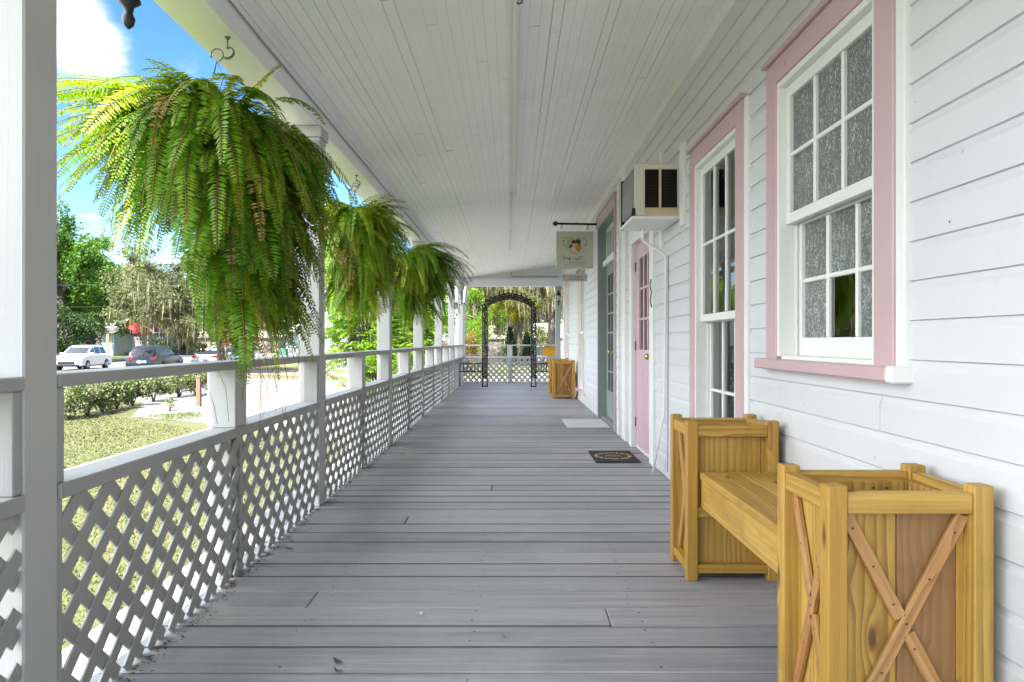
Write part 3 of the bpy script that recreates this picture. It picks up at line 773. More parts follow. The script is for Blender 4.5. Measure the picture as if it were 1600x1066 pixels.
# ---------------------------------------------------------------- vegetation
def leaf_mat(name, stops, trans=.35, rough=.55):
    t = NT(name); r = t.attr('rnd', True)
    cc = t.ramp(r, stops)
    t.fin(cc, rough, .3)
    tl = t.n('ShaderNodeBsdfTranslucent'); t.set(tl.inputs[0], t.mix(1., cc, (1.25, 1.2, .7), 'MULTIPLY'))
    mx = t.n('ShaderNodeMixShader'); mx.inputs[0].default_value = trans
    t.L.new(t.p.outputs[0], mx.inputs[1]); t.L.new(tl.outputs[0], mx.inputs[2]); t.L.new(mx.outputs[0], t.out.inputs[0])
    return t.mat
M['leaf_green'] = leaf_mat('bright_green_leaf', [(0, (.030, .080, .008)), (.45, (.070, .165, .014)), (.8, (.13, .245, .022)), (1, (.22, .29, .035))])
M['leaf_oak_light'] = leaf_mat('pale_oak_leaf', [(0, (.075, .095, .03)), (.5, (.165, .185, .07)), (1, (.30, .30, .14))], .45)
M['leaf_dark'] = leaf_mat('dark_green_leaf', [(0, (.010, .026, .008)), (.6, (.026, .060, .014)), (1, (.06, .10, .02))], .2)
M['leaf_oak'] = leaf_mat('grey_green_oak_leaf', [(0, (.045, .060, .022)), (.5, (.105, .120, .048)), (1, (.20, .20, .095))], .3)
M['leaf_lime'] = leaf_mat('lime_leaf', [(0, (.05, .12, .010)), (.5, (.12, .24, .015)), (1, (.24, .32, .03))], .45)
M['leaf_yellow'] = leaf_mat('yellow_leaf', [(0, (.12, .15, .012)), (.5, (.28, .26, .02)), (1, (.42, .34, .04))], .45)
M['leaf_hedge'] = leaf_mat('hedge_leaf', [(0, (.045, .065, .020)), (.4, (.11, .145, .05)), (.75, (.21, .24, .12)), (1, (.34, .34, .22))], .3)
M['leaf_orange'] = leaf_mat('orange_leaf', [(0, (.07, .09, .02)), (.5, (.20, .15, .03)), (1, (.42, .13, .03))], .35)
M['moss'] = leaf_mat('grey_moss', [(0, (.16, .155, .10)), (.6, (.28, .27, .19)), (1, (.38, .36, .26))], .5, .8)
M['bark'] = concrete('bark', (.075, .060, .048), (.14, .118, .098), 9)

def leaves(name, C, size, mat, parent, rnd, asp=.5, up=.35, droop=0.):
    """one small folded-free quad per centre, random facing"""
    n = len(C); r = nrg
    d = r.normal(size=(n, 3)); d[:, 2] -= droop; d /= np.linalg.norm(d, axis=1)[:, None]
    nn = r.normal(size=(n, 3)); nn[:, 2] += up * 2; s = np.cross(d, nn); s /= np.linalg.norm(s, axis=1)[:, None] + 1e-9
    L = (size * r.uniform(.6, 1.35, n))[:, None]; W = L * asp
    V = np.stack([C - d * L * .5, C + s * W * .5 - d * L * .05, C + d * L * .5, C - s * W * .5 - d * L * .05], 1).reshape(-1, 3)
    return npmesh(name, V, np.arange(n * 4).reshape(n, 4), mat, parent, np.repeat(np.clip(rnd, 0, 1), 4))
def blob(cen, rad, n, shell=.55):
    """points in an ellipsoid, denser towards its skin"""
    r = nrg; d = r.normal(size=(n, 3)); d /= np.linalg.norm(d, axis=1)[:, None]
    q = (shell + (1 - shell) * r.random(n)) * (1 + .12 * r.normal(size=n))
    return np.asarray(cen) + d * q[:, None] * np.asarray(rad)
def limb_tree(mb, base, top, r0, clumps, bend=.3):
    base = Vector(base); top = Vector(top); pts = []; n = 7
    o = [Vector((rng.gauss(0, 1), rng.gauss(0, 1), 0)) * bend * .4 for _ in range(n)]
    for i in range(n):
        f = i / (n - 1); pts.append(base.lerp(top, f) + o[i] * math.sin(math.pi * f))
    mb.tube([pts[0] - Vector((0, 0, .1))] + pts, [r0 * 1.45] + [r0 * (1.2 - .75 * i / (n - 1)) if i else r0 * 1.25 for i in range(n)], 8)
    for c in clumps:
        c = Vector(c); f = rng.uniform(.45, .95); s = base.lerp(top, f) + o[int(f * (n - 1))] * math.sin(math.pi * f)
        mid = s.lerp(c, .5) + Vector((rng.gauss(0, .1), rng.gauss(0, .1), rng.uniform(-.05, .25))) * (c - s).length
        mb.tube([s, s.lerp(mid, .5) * 1.0, mid, mid.lerp(c, .55), c], [r0 * .42, r0 * .34, r0 * .25, r0 * .16, r0 * .06], 6)
def tree(name, label, cat, base, H, W, mat, n=9000, leaf=.35, cb=.3, clumps=16, cl=.3, group=None, moss=0, r0=None, lean=(0, 0), asp=.5, flat=.8, droop=0.):
    """H height, W crown half width; crown from cb*H up, made of clumps of leaf faces round their limbs"""
    bx, by = base; t = thing(name, label, cat, (bx, by, GZ), 0, group)
    zc, zr = H * (cb + 1) / 2, H * (1 - cb) / 2
    cs = []
    for i in range(clumps):
        for _ in range(30):
            d = nrg.normal(size=3); d /= np.linalg.norm(d); q = nrg.uniform(.35, .82)
            p = np.array([d[0] * W * q + lean[0], d[1] * W * q + lean[1], zc + d[2] * zr * q])
            if all(np.linalg.norm((p - c) / np.array([W, W, zr])) > .30 for c in cs): break
        cs.append(p)
    mb = MB(); limb_tree(mb, (0, 0, 0), (lean[0] * .5, lean[1] * .5, H * .72), r0 or H * .028, cs, H * .05); mb.build('trunk', M['bark'], t)
    P = []; rn = []
    k = n // clumps
    for c in cs:
        rad = cl * nrg.uniform(.75, 1.3) * np.array([W, W, zr * flat]); tone = nrg.normal(0, .13)
        for _ in range(5):    # a clump is several sprays
            sc = c + nrg.normal(size=3) * rad * .55; kk = max(4, k // 5)
            P.append(blob(sc, rad * nrg.uniform(.45, .8), kk, .35)); rn.append(.45 + tone + nrg.normal(0, .09) + nrg.normal(0, .16, kk))
    P = np.concatenate(P); rn = np.concatenate(rn)
    leaves('crown', P, leaf, mat, t, rn, asp, .4, droop)
    if moss:
        V = []; F = []; rr = []
        ids = nrg.integers(0, len(P), moss)
        for q in ids:
            p = P[q]; L = nrg.uniform(.5, 1.0) * H * .16; w = nrg.uniform(.012, .035) * (1 + H * .04); a = nrg.uniform(0, 3.14); ca, sa = math.cos(a) * w, math.sin(a) * w
            b = len(V); sx, sy = nrg.normal(0, .08, 2)
            for f, ww in ((0, .6), (.35, 1.), (.7, .8), (1, .05)):
                V.append((p[0] + sx * f - ca * ww, p[1] + sy * f - sa * ww, max(.3, p[2] - L * f))); V.append((p[0] + sx * f + ca * ww, p[1] + sy * f + sa * ww, max(.3, p[2] - L * f)))
            for j in range(3): F.append((b + 2 * j, b + 2 * j + 1, b + 2 * j + 3, b + 2 * j + 2))
            rr += [nrg.random()] * 8
        npmesh('hanging_moss', V, F, M['moss'], t, rr, kind='stuff')
    return t
def shrub(name, label, cat, base, H, W, mat, n=2500, leaf=.07, group=None, stems=7, seed_tone=0., asp=.55):
    t = thing(name, label, cat, (base[0], base[1], GZ), 0, group)
    mb = MB(); 
    P = []; rn = []
    for i in range(stems):
        a = i * 2.4 + rng.random(); q = rng.uniform(.2, .75); c = Vector((math.cos(a) * W * q, math.sin(a) * W * q, H * rng.uniform(.5, .8)))
        mb.tube([(0, 0, -.05), (c.x * .3, c.y * .3, c.z * .45), c], [.02, .014, .006], 5)
        tone = nrg.normal(0, .1) + seed_tone
        for _ in range(4):
            sc = np.array(c) + nrg.normal(size=3) * np.array([W, W, H]) * .16; kk = n // (stems * 4)
            P.append(blob(sc, np.array([W * .33, W * .33, H * .24]) * nrg.uniform(.8, 1.2), kk, .5)); rn.append(.5 + tone + nrg.normal(0, .2, kk))
    mb.build('stem', M['bark'], t)
    P = np.concatenate(P); P[:, 2] = np.maximum(P[:, 2], .05)
    leaves('foliage', P, leaf, mat, t, np.concatenate(rn), asp)
    return t
# ---------------------------------------------------------------- hanging ferns
M['fern'] = leaf_mat('fern_leaf', [(0, (.022, .078, .005)), (.3, (.058, .165, .006)), (.55, (.118, .255, .007)), (.78, (.180, .300, .009)), (1, (.27, .31, .016))], .38, .45)
M['fern_dead'] = leaf_mat('dry_fern_leaf', [(0, (.10, .045, .012)), (.5, (.23, .12, .035)), (1, (.40, .27, .12))], .3, .8)
def frond_path(p, az, el, L, n, sag, curl=0.):
    """arching path that bends downwards; returns points and side vectors"""
    pts = [np.array(p, float)]; st = L / n; e = el; a = az; sides = []
    for i in range(n):
        d = np.array([math.cos(a) * math.cos(e), math.sin(a) * math.cos(e), math.sin(e)]); sides.append(np.array([-math.sin(a), math.cos(a), 0.]))
        pts.append(pts[-1] + d * st)
        e -= sag * st / max(.12, (1 + 0 * i)) * (math.cos(e) * 1.0 + .08); e = max(e, -1.50); a += curl * st
    return pts, sides
def make_fern(name, label, hook, pot_z, spec, seed):
    """spec: list of (count, az0, az1, el0, el1, L0, L1, sag, tone, dead)"""
    global nrg, rng
    keep = (nrg, rng); nrg = np.random.default_rng(seed); rng = random.Random(seed)
    hx, hy, hz = hook
    t = thing(name, label, 'fern', (hx, hy, pot_z), 0, 'hanging ferns along the porch')
    m = MB(); m.lathe([(.09, -.16), (.125, -.02), (.14, .04), (.135, .05)], (0, 0, 0), 16); m.build('basket', plain('brown_basket', (.05, .03, .018), .9, 0, .5, .3), t)
    m = MB()
    for k in range(3):
        a = k * 2.094 + .4; m.tube([(.13 * math.cos(a), .13 * math.sin(a), .04), (0, 0, hz - pot_z - .13)], .0022, 5)
    m.tube([(.030 * math.cos(a) , 0, hz - pot_z - .10 + .030 * math.sin(a)) for a in [k * .45 for k in range(-3, 9)]], .004, 6)
    m.build('hanger', M['iron'], t)
    V = {0: [], 1: []}; F = {0: [], 1: []}; Rn = {0: [], 1: []}; SV = []; 
    stem = MB()
    for (cnt, a0, a1, e0, e1, L0, L1, sag, tone, dead, *dome) in spec:
        for i in range(cnt):
            az = R(nrg.uniform(a0, a1)); el = R(nrg.uniform(e0, e1)); L = nrg.uniform(L0, L1); n = 14
            r0 = nrg.uniform(.01, .11); p0 = (r0 * math.cos(az), r0 * math.sin(az), .02 + nrg.uniform(-.02, .05))
            if dome:     # shorter fronds springing from the sides of the mass
                rr_, zt, zb_ = dome; f_ = nrg.random(); q_ = rr_ * (.35 + .65 * nrg.random()) * (1 - .25 * f_); p0 = (q_ * math.cos(az), q_ * math.sin(az), zt + (zb_ - zt) * f_)
            pts, sides = frond_path(p0, az, el, L, n, sag * nrg.uniform(.8, 1.3), nrg.normal(0, .35))
            pts = np.array(pts); k = 1 if nrg.random() < dead else 0
            tn = tone + nrg.normal(0, .13)
            stem.tube(pts, [.0022] * 8 + [.0016] * (n + 1 - 8), 4)
            wmax = nrg.uniform(.046, .070) * (1. if k == 0 else .7)
            roll = nrg.normal(0, .38); pitch = .0150
            npn = int(L / pitch); 
            for j in range(npn):
                f = (j + .5) / npn
                if f < .05: continue
                if k == 1 and nrg.random() < .35: continue
                q = f * n; i0 = min(int(q), n - 1); c = pts[i0] * (1 - (q - i0)) + pts[i0 + 1] * (q - i0)
                d = pts[i0 + 1] - pts[i0]; d /= np.linalg.norm(d); s = sides[i0]; u = np.cross(d, s)
                cr, sr = math.cos(roll), math.sin(roll); s2 = s * cr + u * sr; u2 = np.cross(d, s2)
                env = min(1, f / .18) ** .6 * min(1, (1 - f) / .55) ** .75
                l = wmax * (.25 + .85 * env) * nrg.uniform(.88, 1.1)
                for sg in (-1, 1):
                    dr = s2 * sg + d * nrg.uniform(.12, .38) + u2 * nrg.uniform(-.30, .10); dr /= np.linalg.norm(dr)
                    wv = np.cross(dr, u2); wv /= np.linalg.norm(wv) + 1e-9; hw = .0070 * (.6 + .5 * env)
                    dn = np.array([0, 0, -1.]) * l * .16
                    b = len(V[k])
                    V[k] += [c - wv * hw * .7, c + dr * l * .55 - wv * hw, c + dr * l + dn, c + dr * l * .55 + wv * hw, ]
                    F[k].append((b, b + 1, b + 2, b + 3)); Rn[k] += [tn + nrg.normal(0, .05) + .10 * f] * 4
    npmesh('fronds', V[0], F[0], M['fern'], t, np.clip(Rn[0], 0, 1))
    if V[1]: npmesh('dry_fronds', V[1], F[1], M['fern_dead'], t, np.clip(np.array(Rn[1]) + .1, 0, 1))
    stem.build('stems', M['fern_dead'], t)
    if name == 'hanging_fern' and seed == 5:
        m = MB()   # thin bare runners below the plant
        for k in range(16):
            x, y = nrg.uniform(.02, .32), nrg.uniform(-.22, .25); z0, z1 = nrg.uniform(-.85, -.65), nrg.uniform(-1.62, -1.2); p = []
            for i in range(9):
                f = i / 8; p.append((x + nrg.normal(0, .012) + .03 * math.sin(5 * f + k), y + nrg.normal(0, .012), z0 + (z1 - z0) * f))
            m.tube(p, .0013, 4)
        m.build('runners', M['fern_dead'], t)
    nrg, rng = keep
    return t
HZ = 2.645
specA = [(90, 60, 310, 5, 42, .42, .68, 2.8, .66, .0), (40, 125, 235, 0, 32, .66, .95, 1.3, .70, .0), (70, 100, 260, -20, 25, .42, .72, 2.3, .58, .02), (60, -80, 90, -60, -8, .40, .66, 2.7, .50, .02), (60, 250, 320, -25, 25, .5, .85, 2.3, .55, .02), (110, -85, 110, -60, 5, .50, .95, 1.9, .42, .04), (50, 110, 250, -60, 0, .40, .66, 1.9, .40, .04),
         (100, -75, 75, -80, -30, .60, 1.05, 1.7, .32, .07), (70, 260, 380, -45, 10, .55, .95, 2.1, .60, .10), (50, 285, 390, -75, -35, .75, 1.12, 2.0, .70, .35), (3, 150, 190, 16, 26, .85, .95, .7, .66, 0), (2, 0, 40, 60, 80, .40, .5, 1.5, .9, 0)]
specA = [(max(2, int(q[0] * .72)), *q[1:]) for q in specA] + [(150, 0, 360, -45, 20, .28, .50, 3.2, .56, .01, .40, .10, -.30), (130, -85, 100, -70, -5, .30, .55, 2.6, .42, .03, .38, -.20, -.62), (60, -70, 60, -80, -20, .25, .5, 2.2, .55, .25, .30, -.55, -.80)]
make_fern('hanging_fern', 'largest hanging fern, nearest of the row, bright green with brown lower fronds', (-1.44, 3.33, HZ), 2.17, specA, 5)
specB = [(60, 0, 360, 10, 50, .35, .55, 3.0, .78, .02), (90, 0, 360, -30, 25, .42, .75, 2.8, .66, .04), (100, 0, 360, -75, -10, .5, .92, 2.2, .50, .06), (40, 200, 360, -80, -30, .65, 1.0, 2, .74, .25)]
specB = [(max(2, int(q[0] * .8)), *q[1:]) for q in specB] + [(110, 0, 360, -50, 20, .25, .45, 3.2, .64, .02, .34, .08, -.35), (70, 150, 400, -75, -10, .25, .5, 2.4, .52, .10, .30, -.25, -.62)]
make_fern('hanging_fern', 'middle hanging fern, yellowish green with a bare brown gap at its centre', (-1.41, 6.15, HZ), 2.24, specB, 6)
specC = [(70, -70, 70, -25, 35, .60, 1.05, 1.7, .36, .0), (60, 0, 360, 10, 50, .40, .65, 2.6, .66, .02), (90, 0, 360, -30, 25, .5, .9, 2.3, .56, .03), (90, 0, 360, -75, -10, .5, .95, 2.0, .5, .06), (60, 180, 300, -50, 10, .5, .9, 2., .80, .05)]
specC = [(max(2, int(q[0] * .8)), *q[1:]) for q in specC] + [(130, 0, 360, -50, 20, .28, .5, 3.0, .5, .02, .42, .08, -.35), (70, 150, 400, -75, -10, .3, .5, 2.4, .5, .08, .36, -.25, -.6)]
make_fern('hanging_fern', 'far hanging fern with dark fronds reaching over the porch floor', (-1.38, 8.95, HZ), 2.20, specC, 8)
def hook(x, y, label):
    t = thing('ceiling_hook', label, 'hook', (x, y, HZ), 0, 'hooks under the porch beam')
    m = MB(); m.lathe([(.014, -.0005), (.014, -.006), (.005, -.012)], (0, 0, 0), 10); m.tube([(0, 0, -.005), (0, 0, -.05)], .0035, 6); m.build('screw', M['iron'], t)
    m = MB(); m.tube([(.030 * math.sin(a), .010 * math.cos(a), -.078 + .030 * math.cos(a)) for a in [k * .32 for k in range(-1, 14)]], [.006] * 15, 8); m.build('ring', M['iron'], t)
hook(-1.40, 3.36, 'grey iron hook under the beam above the largest fern'); hook(-1.40, 6.15, 'grey iron hook under the beam above the middle fern')

# ---------------------------------------------------------------- planter benches
def planter_bench(loc, label):
    t = thing('planter_bench', label, 'planter bench', loc, 0, 'wooden planter benches against the wall')
    bw, bt = .036, .014
    def brace(p, q, up):
        m = MB(); m.beam(p, q, bw, bt, up); P_, Q_, U_ = Vector(p), Vector(q), Vector(up)
        nn = 5 if (Q_ - P_).length > .5 else 3
        for k in range(nn):
            c = P_.lerp(Q_, (k + .35) / (nn - .3)) - U_ * (bt / 2 + .0006) + Vector((rng.gauss(0, .003), 0, rng.gauss(0, .004))) * (0 if up[0] else 1)
            a_ = 1 if up[0] else 0
            V_ = []
            for j in range(7):
                v = [c.x, c.y, c.z]; v[a_] += .0034 * math.cos(j * .8976); v[2] += .0034 * math.sin(j * .8976); V_.append(v)
            m._add(V_, [list(range(7))], None, 1)
        m.build('cross_brace', [M['pine_warm'], M['nail']], t)
    W, D, H = .44, .35, .765; L = 1.807   # overall length
    for y0 in (0, L - D):
        P = .052
        for (px, py) in ((0, 0), (W - P, 0), (0, D - P), (W - P, D - P)):
            m = MB(); m.box(px, px + P, y0 + py, y0 + py + P, 0.001, H, .003); m.build('post', M['pine'], t)
        for (z0, z1, nm) in ((.690, .745, 'top_rail'), (.035, .078, 'bottom_rail')):
            for y in (y0 + .006, y0 + D - .044):
                m = MB(); m.box(P, W - P, y, y + .038, z0, z1); m.build(nm, M['pine'], t)
            for x in (.006, W - .044):
                m = MB(); m.box(x, x + .038, y0 + P, y0 + D - P, z0, z1); m.build(nm, M['pine'], t)
        # panels of two or three boards behind the frame
        mats = [M['pine'], M['pine_brown'], M['pine_warm']]
        for (face, y) in (('f', y0 + .046), ('b', y0 + D - .064)):
            m = MB(); xs = [.044, .044 + (W - .088) * .46, .044 + (W - .088) * .92, W - .044]
            for k in range(3): m.box(xs[k] + .001, xs[k + 1] - .0015, y, y + .018, .06, .72, .0015, mat=(0, 1, 0)[k] if face == 'f' and y0 == 0 else 0)
            m.build('panel', mats, t)
        for x in (.046, W - .064):
            m = MB(); ys = [y0 + .066, y0 + D / 2, y0 + D - .066]
            for k in range(2): m.box(x, x + .018, ys[k] + .001, ys[k + 1] - .001, .06, .72, .0015)
            m.build('panel', mats, t)
        m = MB(); m.box(.066, W - .066, y0 + .066, y0 + D - .066, .40, .42); m.build('floor_board', M['pine_brown'], t)
        m = MB()   # screws in the inner boards
        for (x, y) in ((.12, y0 + D - .0655), (.16, y0 + D - .0655), (.27, y0 + D - .0655), (.31, y0 + D - .0655)): m.lathe([(.004, 0), (.004, -.001)], (x, y, .70), 6, 0, 1)
        m.build('screw', M['nail'], t)
        # cross braces on the street side and on the outer ends
        for (xa) in (0,):
            x = .036
            brace((x, y0 + P + .004, .682), (x, y0 + D - P - .004, .082), (1, 0, 0))
            mid = .382; ym = y0 + D / 2; dy, dz = (D / 2 - P - .004), .30; g = .075
            brace((x, ym + dy, mid + dz), (x, ym + dy * g, mid + dz * g), (1, 0, 0))
            brace((x, ym - dy * g, mid - dz * g), (x, ym - dy, mid - dz), (1, 0, 0))
        if y0 == 0:
            y = y0 + .036; xm = W / 2; dx, dz = W / 2 - P - .010, .30; g = .07; mid = .382
            brace((xm + dx, y, mid + dz), (xm - dx, y, mid - dz), (0, 1, 0))
            brace((xm - dx, y, mid + dz), (xm - dx * g, y, mid + dz * g), (0, 1, 0))
            brace((xm + dx * g, y, mid - dz * g), (xm + dx, y, mid - dz), (0, 1, 0))
        else:
            m = MB(); m.box(P, W - P, y0 + .008, y0 + .045, .305, .352); m.build('seat_cleat', M['pine'], t)
    ya, yb = D + .001, L - D - .001
    for k in range(4):
        x0 = .06 + k * .088; m = MB(); m.box(x0, x0 + .0855, ya, yb, .490, .525 + rng.gauss(0, .001), .004); m.build('seat_board', M['pine'], t)
    m = MB(); m.box(.066, .10, ya, yb, .355, .489, .003); m.build('apron', M['pine'], t)
    m = MB(); m.box(.36, .394, ya, yb, .355, .489, .003); m.build('apron', M['pine'], t)
    return t
planter_bench((.838, 1.808, 0), 'nearest yellow wooden planter bench, filling the lower right corner of the photo')
planter_bench((.815, 13.6, 0), 'small distant wooden planter bench near the far end of the house wall')

# ---------------------------------------------------------------- air conditioner
t = thing('air_conditioner', 'old white box air conditioner sticking out of the wall above the pink door', 'air conditioner', (XW, 5.34, 2.13))
x0, x1, ya, yb, za, zb = -.36, .0, 0, .52, 0, .405
m = MB(); fr = .028
m.box(x0, x1, ya, yb, zb - .014, zb, .004); m.box(x0, x1, ya, yb, za, za + .014, .004); m.box(x0, x1, yb - .014, yb, za + .014, zb - .014)
m.box(x0, x0 + .085, ya, ya + .014, za + .014, zb - .014); m.box(x1 - .02, x1, ya, ya + .014, za + .014, zb - .014); m.box(x0 + .085, x1 - .02, ya, ya + .014, zb - .04, zb - .014)
cab = m.build('cabinet', painted('aged_white_enamel', (.66, .63, .55), .4, .15, (.40, .25, .10), .8, .1, .2), t)
m = MB(); m.box(x0 + .085, x1 - .02, ya, ya + .014, za + .014, za + .065); m.box(-.165, -.145, ya + .001, ya + .013, za + .065, zb - .04); m.build('louver_frame', painted('yellowed_enamel', (.62, .50, .30), .45, .25, (.35, .20, .08), .9, .1, .3), t)
m = MB(); m.quad((x0 + .085, ya + .05, za + .03), (x1, ya + .05, za + .03), (x1, ya + .05, zb - .02), (x0 + .085, ya + .05, zb - .02))
for k in range(26):
    z = za + .068 + k * .0115; m.box(x0 + .086, x1 - .021, ya + .012, ya + .03, z, z + .003, .0005)
m.build('side_louver', plain('dark_louver', (.018, .014, .012), .6), t)
m = MB(); m.box(x0 - .004, x0 + .002, ya + .03, yb - .02, za + .03, zb - .03)
for k in range(34): y = ya + .035 + k * .0137; m.box(x0 - .012, x0 - .004, y, y + .004, za + .04, zb - .04, .0005)
for k in range(6): z = za + .06 + k * .058; m.box(x0 - .013, x0 - .006, ya + .03, yb - .03, z, z + .003, .0005)
m.build('front_grille', plain('grey_grille', (.30, .31, .30), .5, .4, .1, .2), t)
m = MB(); m.box(x0 - .02, x0 + .01, yb - .03, yb + .004, za - .03, zb - .02); m.box(x0 - .015, x0 + .01, ya - .004, ya + .02, za - .02, za + .06, .001); m.build('edge_seal', plain('black_seal', (.01, .01, .01), .8), t)
m = MB(); m.box(x0 - .025, x1 + .0, ya - .02, yb + .03, za - .03, za - .004, .006); m.build('drip_pan', M['white_trim'], t)
m = MB(); L = lambda x, y, z: (x - XW, y - 5.34, z - 2.13)
m.tube([L(1.105, 5.78, 2.11), L(1.105, 5.78, 2.00)], .015, 8); m.tube([L(1.105, 5.78, 2.04), L(1.12, 5.78, 1.99), L(1.285, 5.74, 1.875), L(1.292, 5.74, 1.84), L(1.292, 5.75, 1.2), L(1.292, 5.80, .52), L(1.28, 5.81, .47), L(1.205, 5.84, .02)], .0105, 8)
m.build('drain_pipe', M['white_trim'], t)
m = MB(); m.tube([L(1.308, 5.72, 1.86), L(1.308, 5.725, 1.0), L(1.308, 5.73, .3), L(1.306, 5.73, .02)], .004, 6); m.build('cable', M['rail'], t)
t = thing('door_pull', 'thin black curved pull on the white frame of the pink door', 'handle', (XW - .026, 6.30, 1.62))
m = MB(); m.tube([(-.0, 0, -.16), (-.012, .01, -.10), (-.004, .0, -.02), (-.018, -.012, .05), (-.004, 0, .10)], .005, 6); m.build('iron_pull', M['black'], t)

# ---------------------------------------------------------------- hanging shop signs
SY = 10.44
t = thing('hanging_sign', 'square cream shop sign with a painted emblem hanging from a black bar', 'sign', (.96, SY, 2.54))
m = MB(); m.tube([(-.27, 0, .405), (.345, 0, .395)], .017, 8); m.lathe([(.006, -.045), (.034, -.02), (.04, 0), (.034, .02), (.006, .045)], (-.295, 0, .405), 12, 0, 0); m.box(.335, .352, -.05, .05, .33, .46); m.build('bracket_bar', M['black'], t)
m = MB(); m.box(-.283, .283, -.012, .012, -.285, .285, .004); bd = m.build('board', painted('sage_board', (.60, .60, .49), .5, .05, dirt_amt=.15), t)
for xx in (-.20, .20):
    m = MB(); m.tube([(xx + .014 * math.cos(a), 0, .352 + .030 * math.sin(a)) for a in [k * .52 for k in range(13)]], .004, 6); m.build('hook', M['black'], t)
em = MB()
def disc(mb, x, z, rx_, rz_, mat, dy=-.0125, n=14, rot=0): 
    mb._add([(x + rx_ * math.cos(k * 6.283 / n) * math.cos(rot) - rz_ * math.sin(k * 6.283 / n) * math.sin(rot), dy, z + rx_ * math.cos(k * 6.283 / n) * math.sin(rot) + rz_ * math.sin(k * 6.283 / n) * math.cos(rot)) for k in range(n)], [list(range(n))], None, mat)
for k in range(46):    # heart shaped wreath of small sprigs
    a = 6.283 * k / 46; hx = 16 * math.sin(a) ** 3; hz = 13 * math.cos(a) - 5 * math.cos(2 * a) - 2 * math.cos(3 * a) - math.cos(4 * a)
    if k in (21, 22, 23, 24, 25): continue
    disc(em, hx * .0108 + rng.gauss(0, .006), .075 + hz * .0098 + rng.gauss(0, .006), .017, .0055, (0, 0, 1, 5)[k % 4], -.0125 - k * .00002, 8, rng.uniform(0, 3.14))
disc(em, -.075, .10, .055, .075, 6, -.0124); disc(em, .045, .05, .055, .05, 4, -.0132); disc(em, -.02, .01, .06, .06, 3, -.0134)
disc(em, -.015, .115, .036, .040, 2, -.0138); disc(em, .05, .125, .040, .043, 2, -.0139); disc(em, .065, .115, .025, .03, 2, -.0140); disc(em, -.06, .05, .026, .034, 2, -.0141)
disc(em, -.012, .075, .028, .032, 3, -.0142); disc(em, .03, .082, .024, .022, 3, -.0143); disc(em, .055, .035, .040, .056, 4, -.0144); disc(em, -.02, .012, .035, .045, 7, -.0145); disc(em, -.06, .02, .018, .018, 3, -.0146)
em.build('emblem', [plain('sprig', (.16, .20, .15)), plain('sprig_pale', (.28, .34, .28)), plain('brown_paint', (.10, .025, .012)), plain('peach_paint', (.62, .40, .28)), plain('mustard_paint', (.46, .27, .04)), plain('rust_paint', (.42, .25, .14)), plain('mint_paint', (.42, .48, .40)), plain('cream_paint', (.66, .60, .40))], t)
def text(body, size, loc, mat, parent, name='lettering', shear=.0, rot=(R(90), 0, 0), ext=.0006, space=1.):
    c = bpy.data.curves.new(name, 'FONT'); c.body = body; c.size = size; c.align_x = 'CENTER'; c.align_y = 'CENTER'; c.shear = shear; c.extrude = ext; c.space_character = space
    o = bpy.data.objects.new(name, c); col.objects.link(o)
    dg = bpy.context.evaluated_depsgraph_get(); me = bpy.data.meshes.new_from_object(o.evaluated_get(dg)); bpy.data.objects.remove(o)
    q = bpy.data.objects.new(name, me); col.objects.link(q); me.materials.append(mat); q.location = loc; q.rotation_euler = rot; q.parent = parent
    return q
M['ink'] = plain('dark_lettering', (.07, .065, .055), .6)
def scribble(name, x0, x1, z, h, parent, mat, seed, rad=.0022, dy=-.0135, caps=()):
    """handwriting too small to read in the photo: one looping pen line per word"""
    r = random.Random(seed); m = MB(); x = x0; pts = []; k = 0
    while x < x1:
        pts.append((x + r.uniform(-.004, .004), dy, z + (h * (.9 if k in caps else r.choice((.30, .35, .65))) if k % 2 == 0 else -h * r.choice((.05, .1, .5))))); x += h * .20; k += 1
        if r.random() < .13 and len(pts) > 4: m.tube(pts, rad, 5); pts = []; x += h * .35
    if len(pts) > 2: m.tube(pts, rad, 5)
    m.build(name, mat, parent)
scribble('lettering', -.175, .17, -.135, .062, t, M['ink'], 3, .0028, caps=(0, 8, 24))
scribble('lettering', -.11, .15, -.195, .020, t, M['ink'], 4, .0014)
m = MB(); m.box(-.17, .17, -.0135, -.0122, -.232, -.228, .0002); m.build('line', M['ink'], t)
t = thing('hanging_sign', 'small narrow plaque hanging below the square cream sign', 'sign', (.958, SY, 2.118))
m = MB(); m.box(-.192, .192, -.010, .010, -.058, .058, .004); m.build('board', painted('grey_cream_board', (.58, .57, .51), .5, .05, dirt_amt=.15), t)
for xx in (-.15, .15):
    m = MB(); m.tube([(xx, 0, .059), (xx, 0, .142)], .003, 5); m.build('chain', M['iron'], t)
scribble('lettering', -.185, .185, .014, .030, t, M['ink'], 9, .0018, -.011); scribble('lettering', -.13, .14, -.026, .022, t, M['ink'], 10, .0015, -.011)
m = MB()
for (x, z, a, b) in ((.04, .085, .03, .02), (.075, .105, .028, .03), (.11, .08, .03, .022)): m.lathe([(.002, -.008), (a, -.006), (a, .006), (.002, .008)], (x, 0, z), 12, 0, 1)
m.build('scroll_ornament', plain('dusty_pink_ornament', (.52, .43, .40), .6), t)

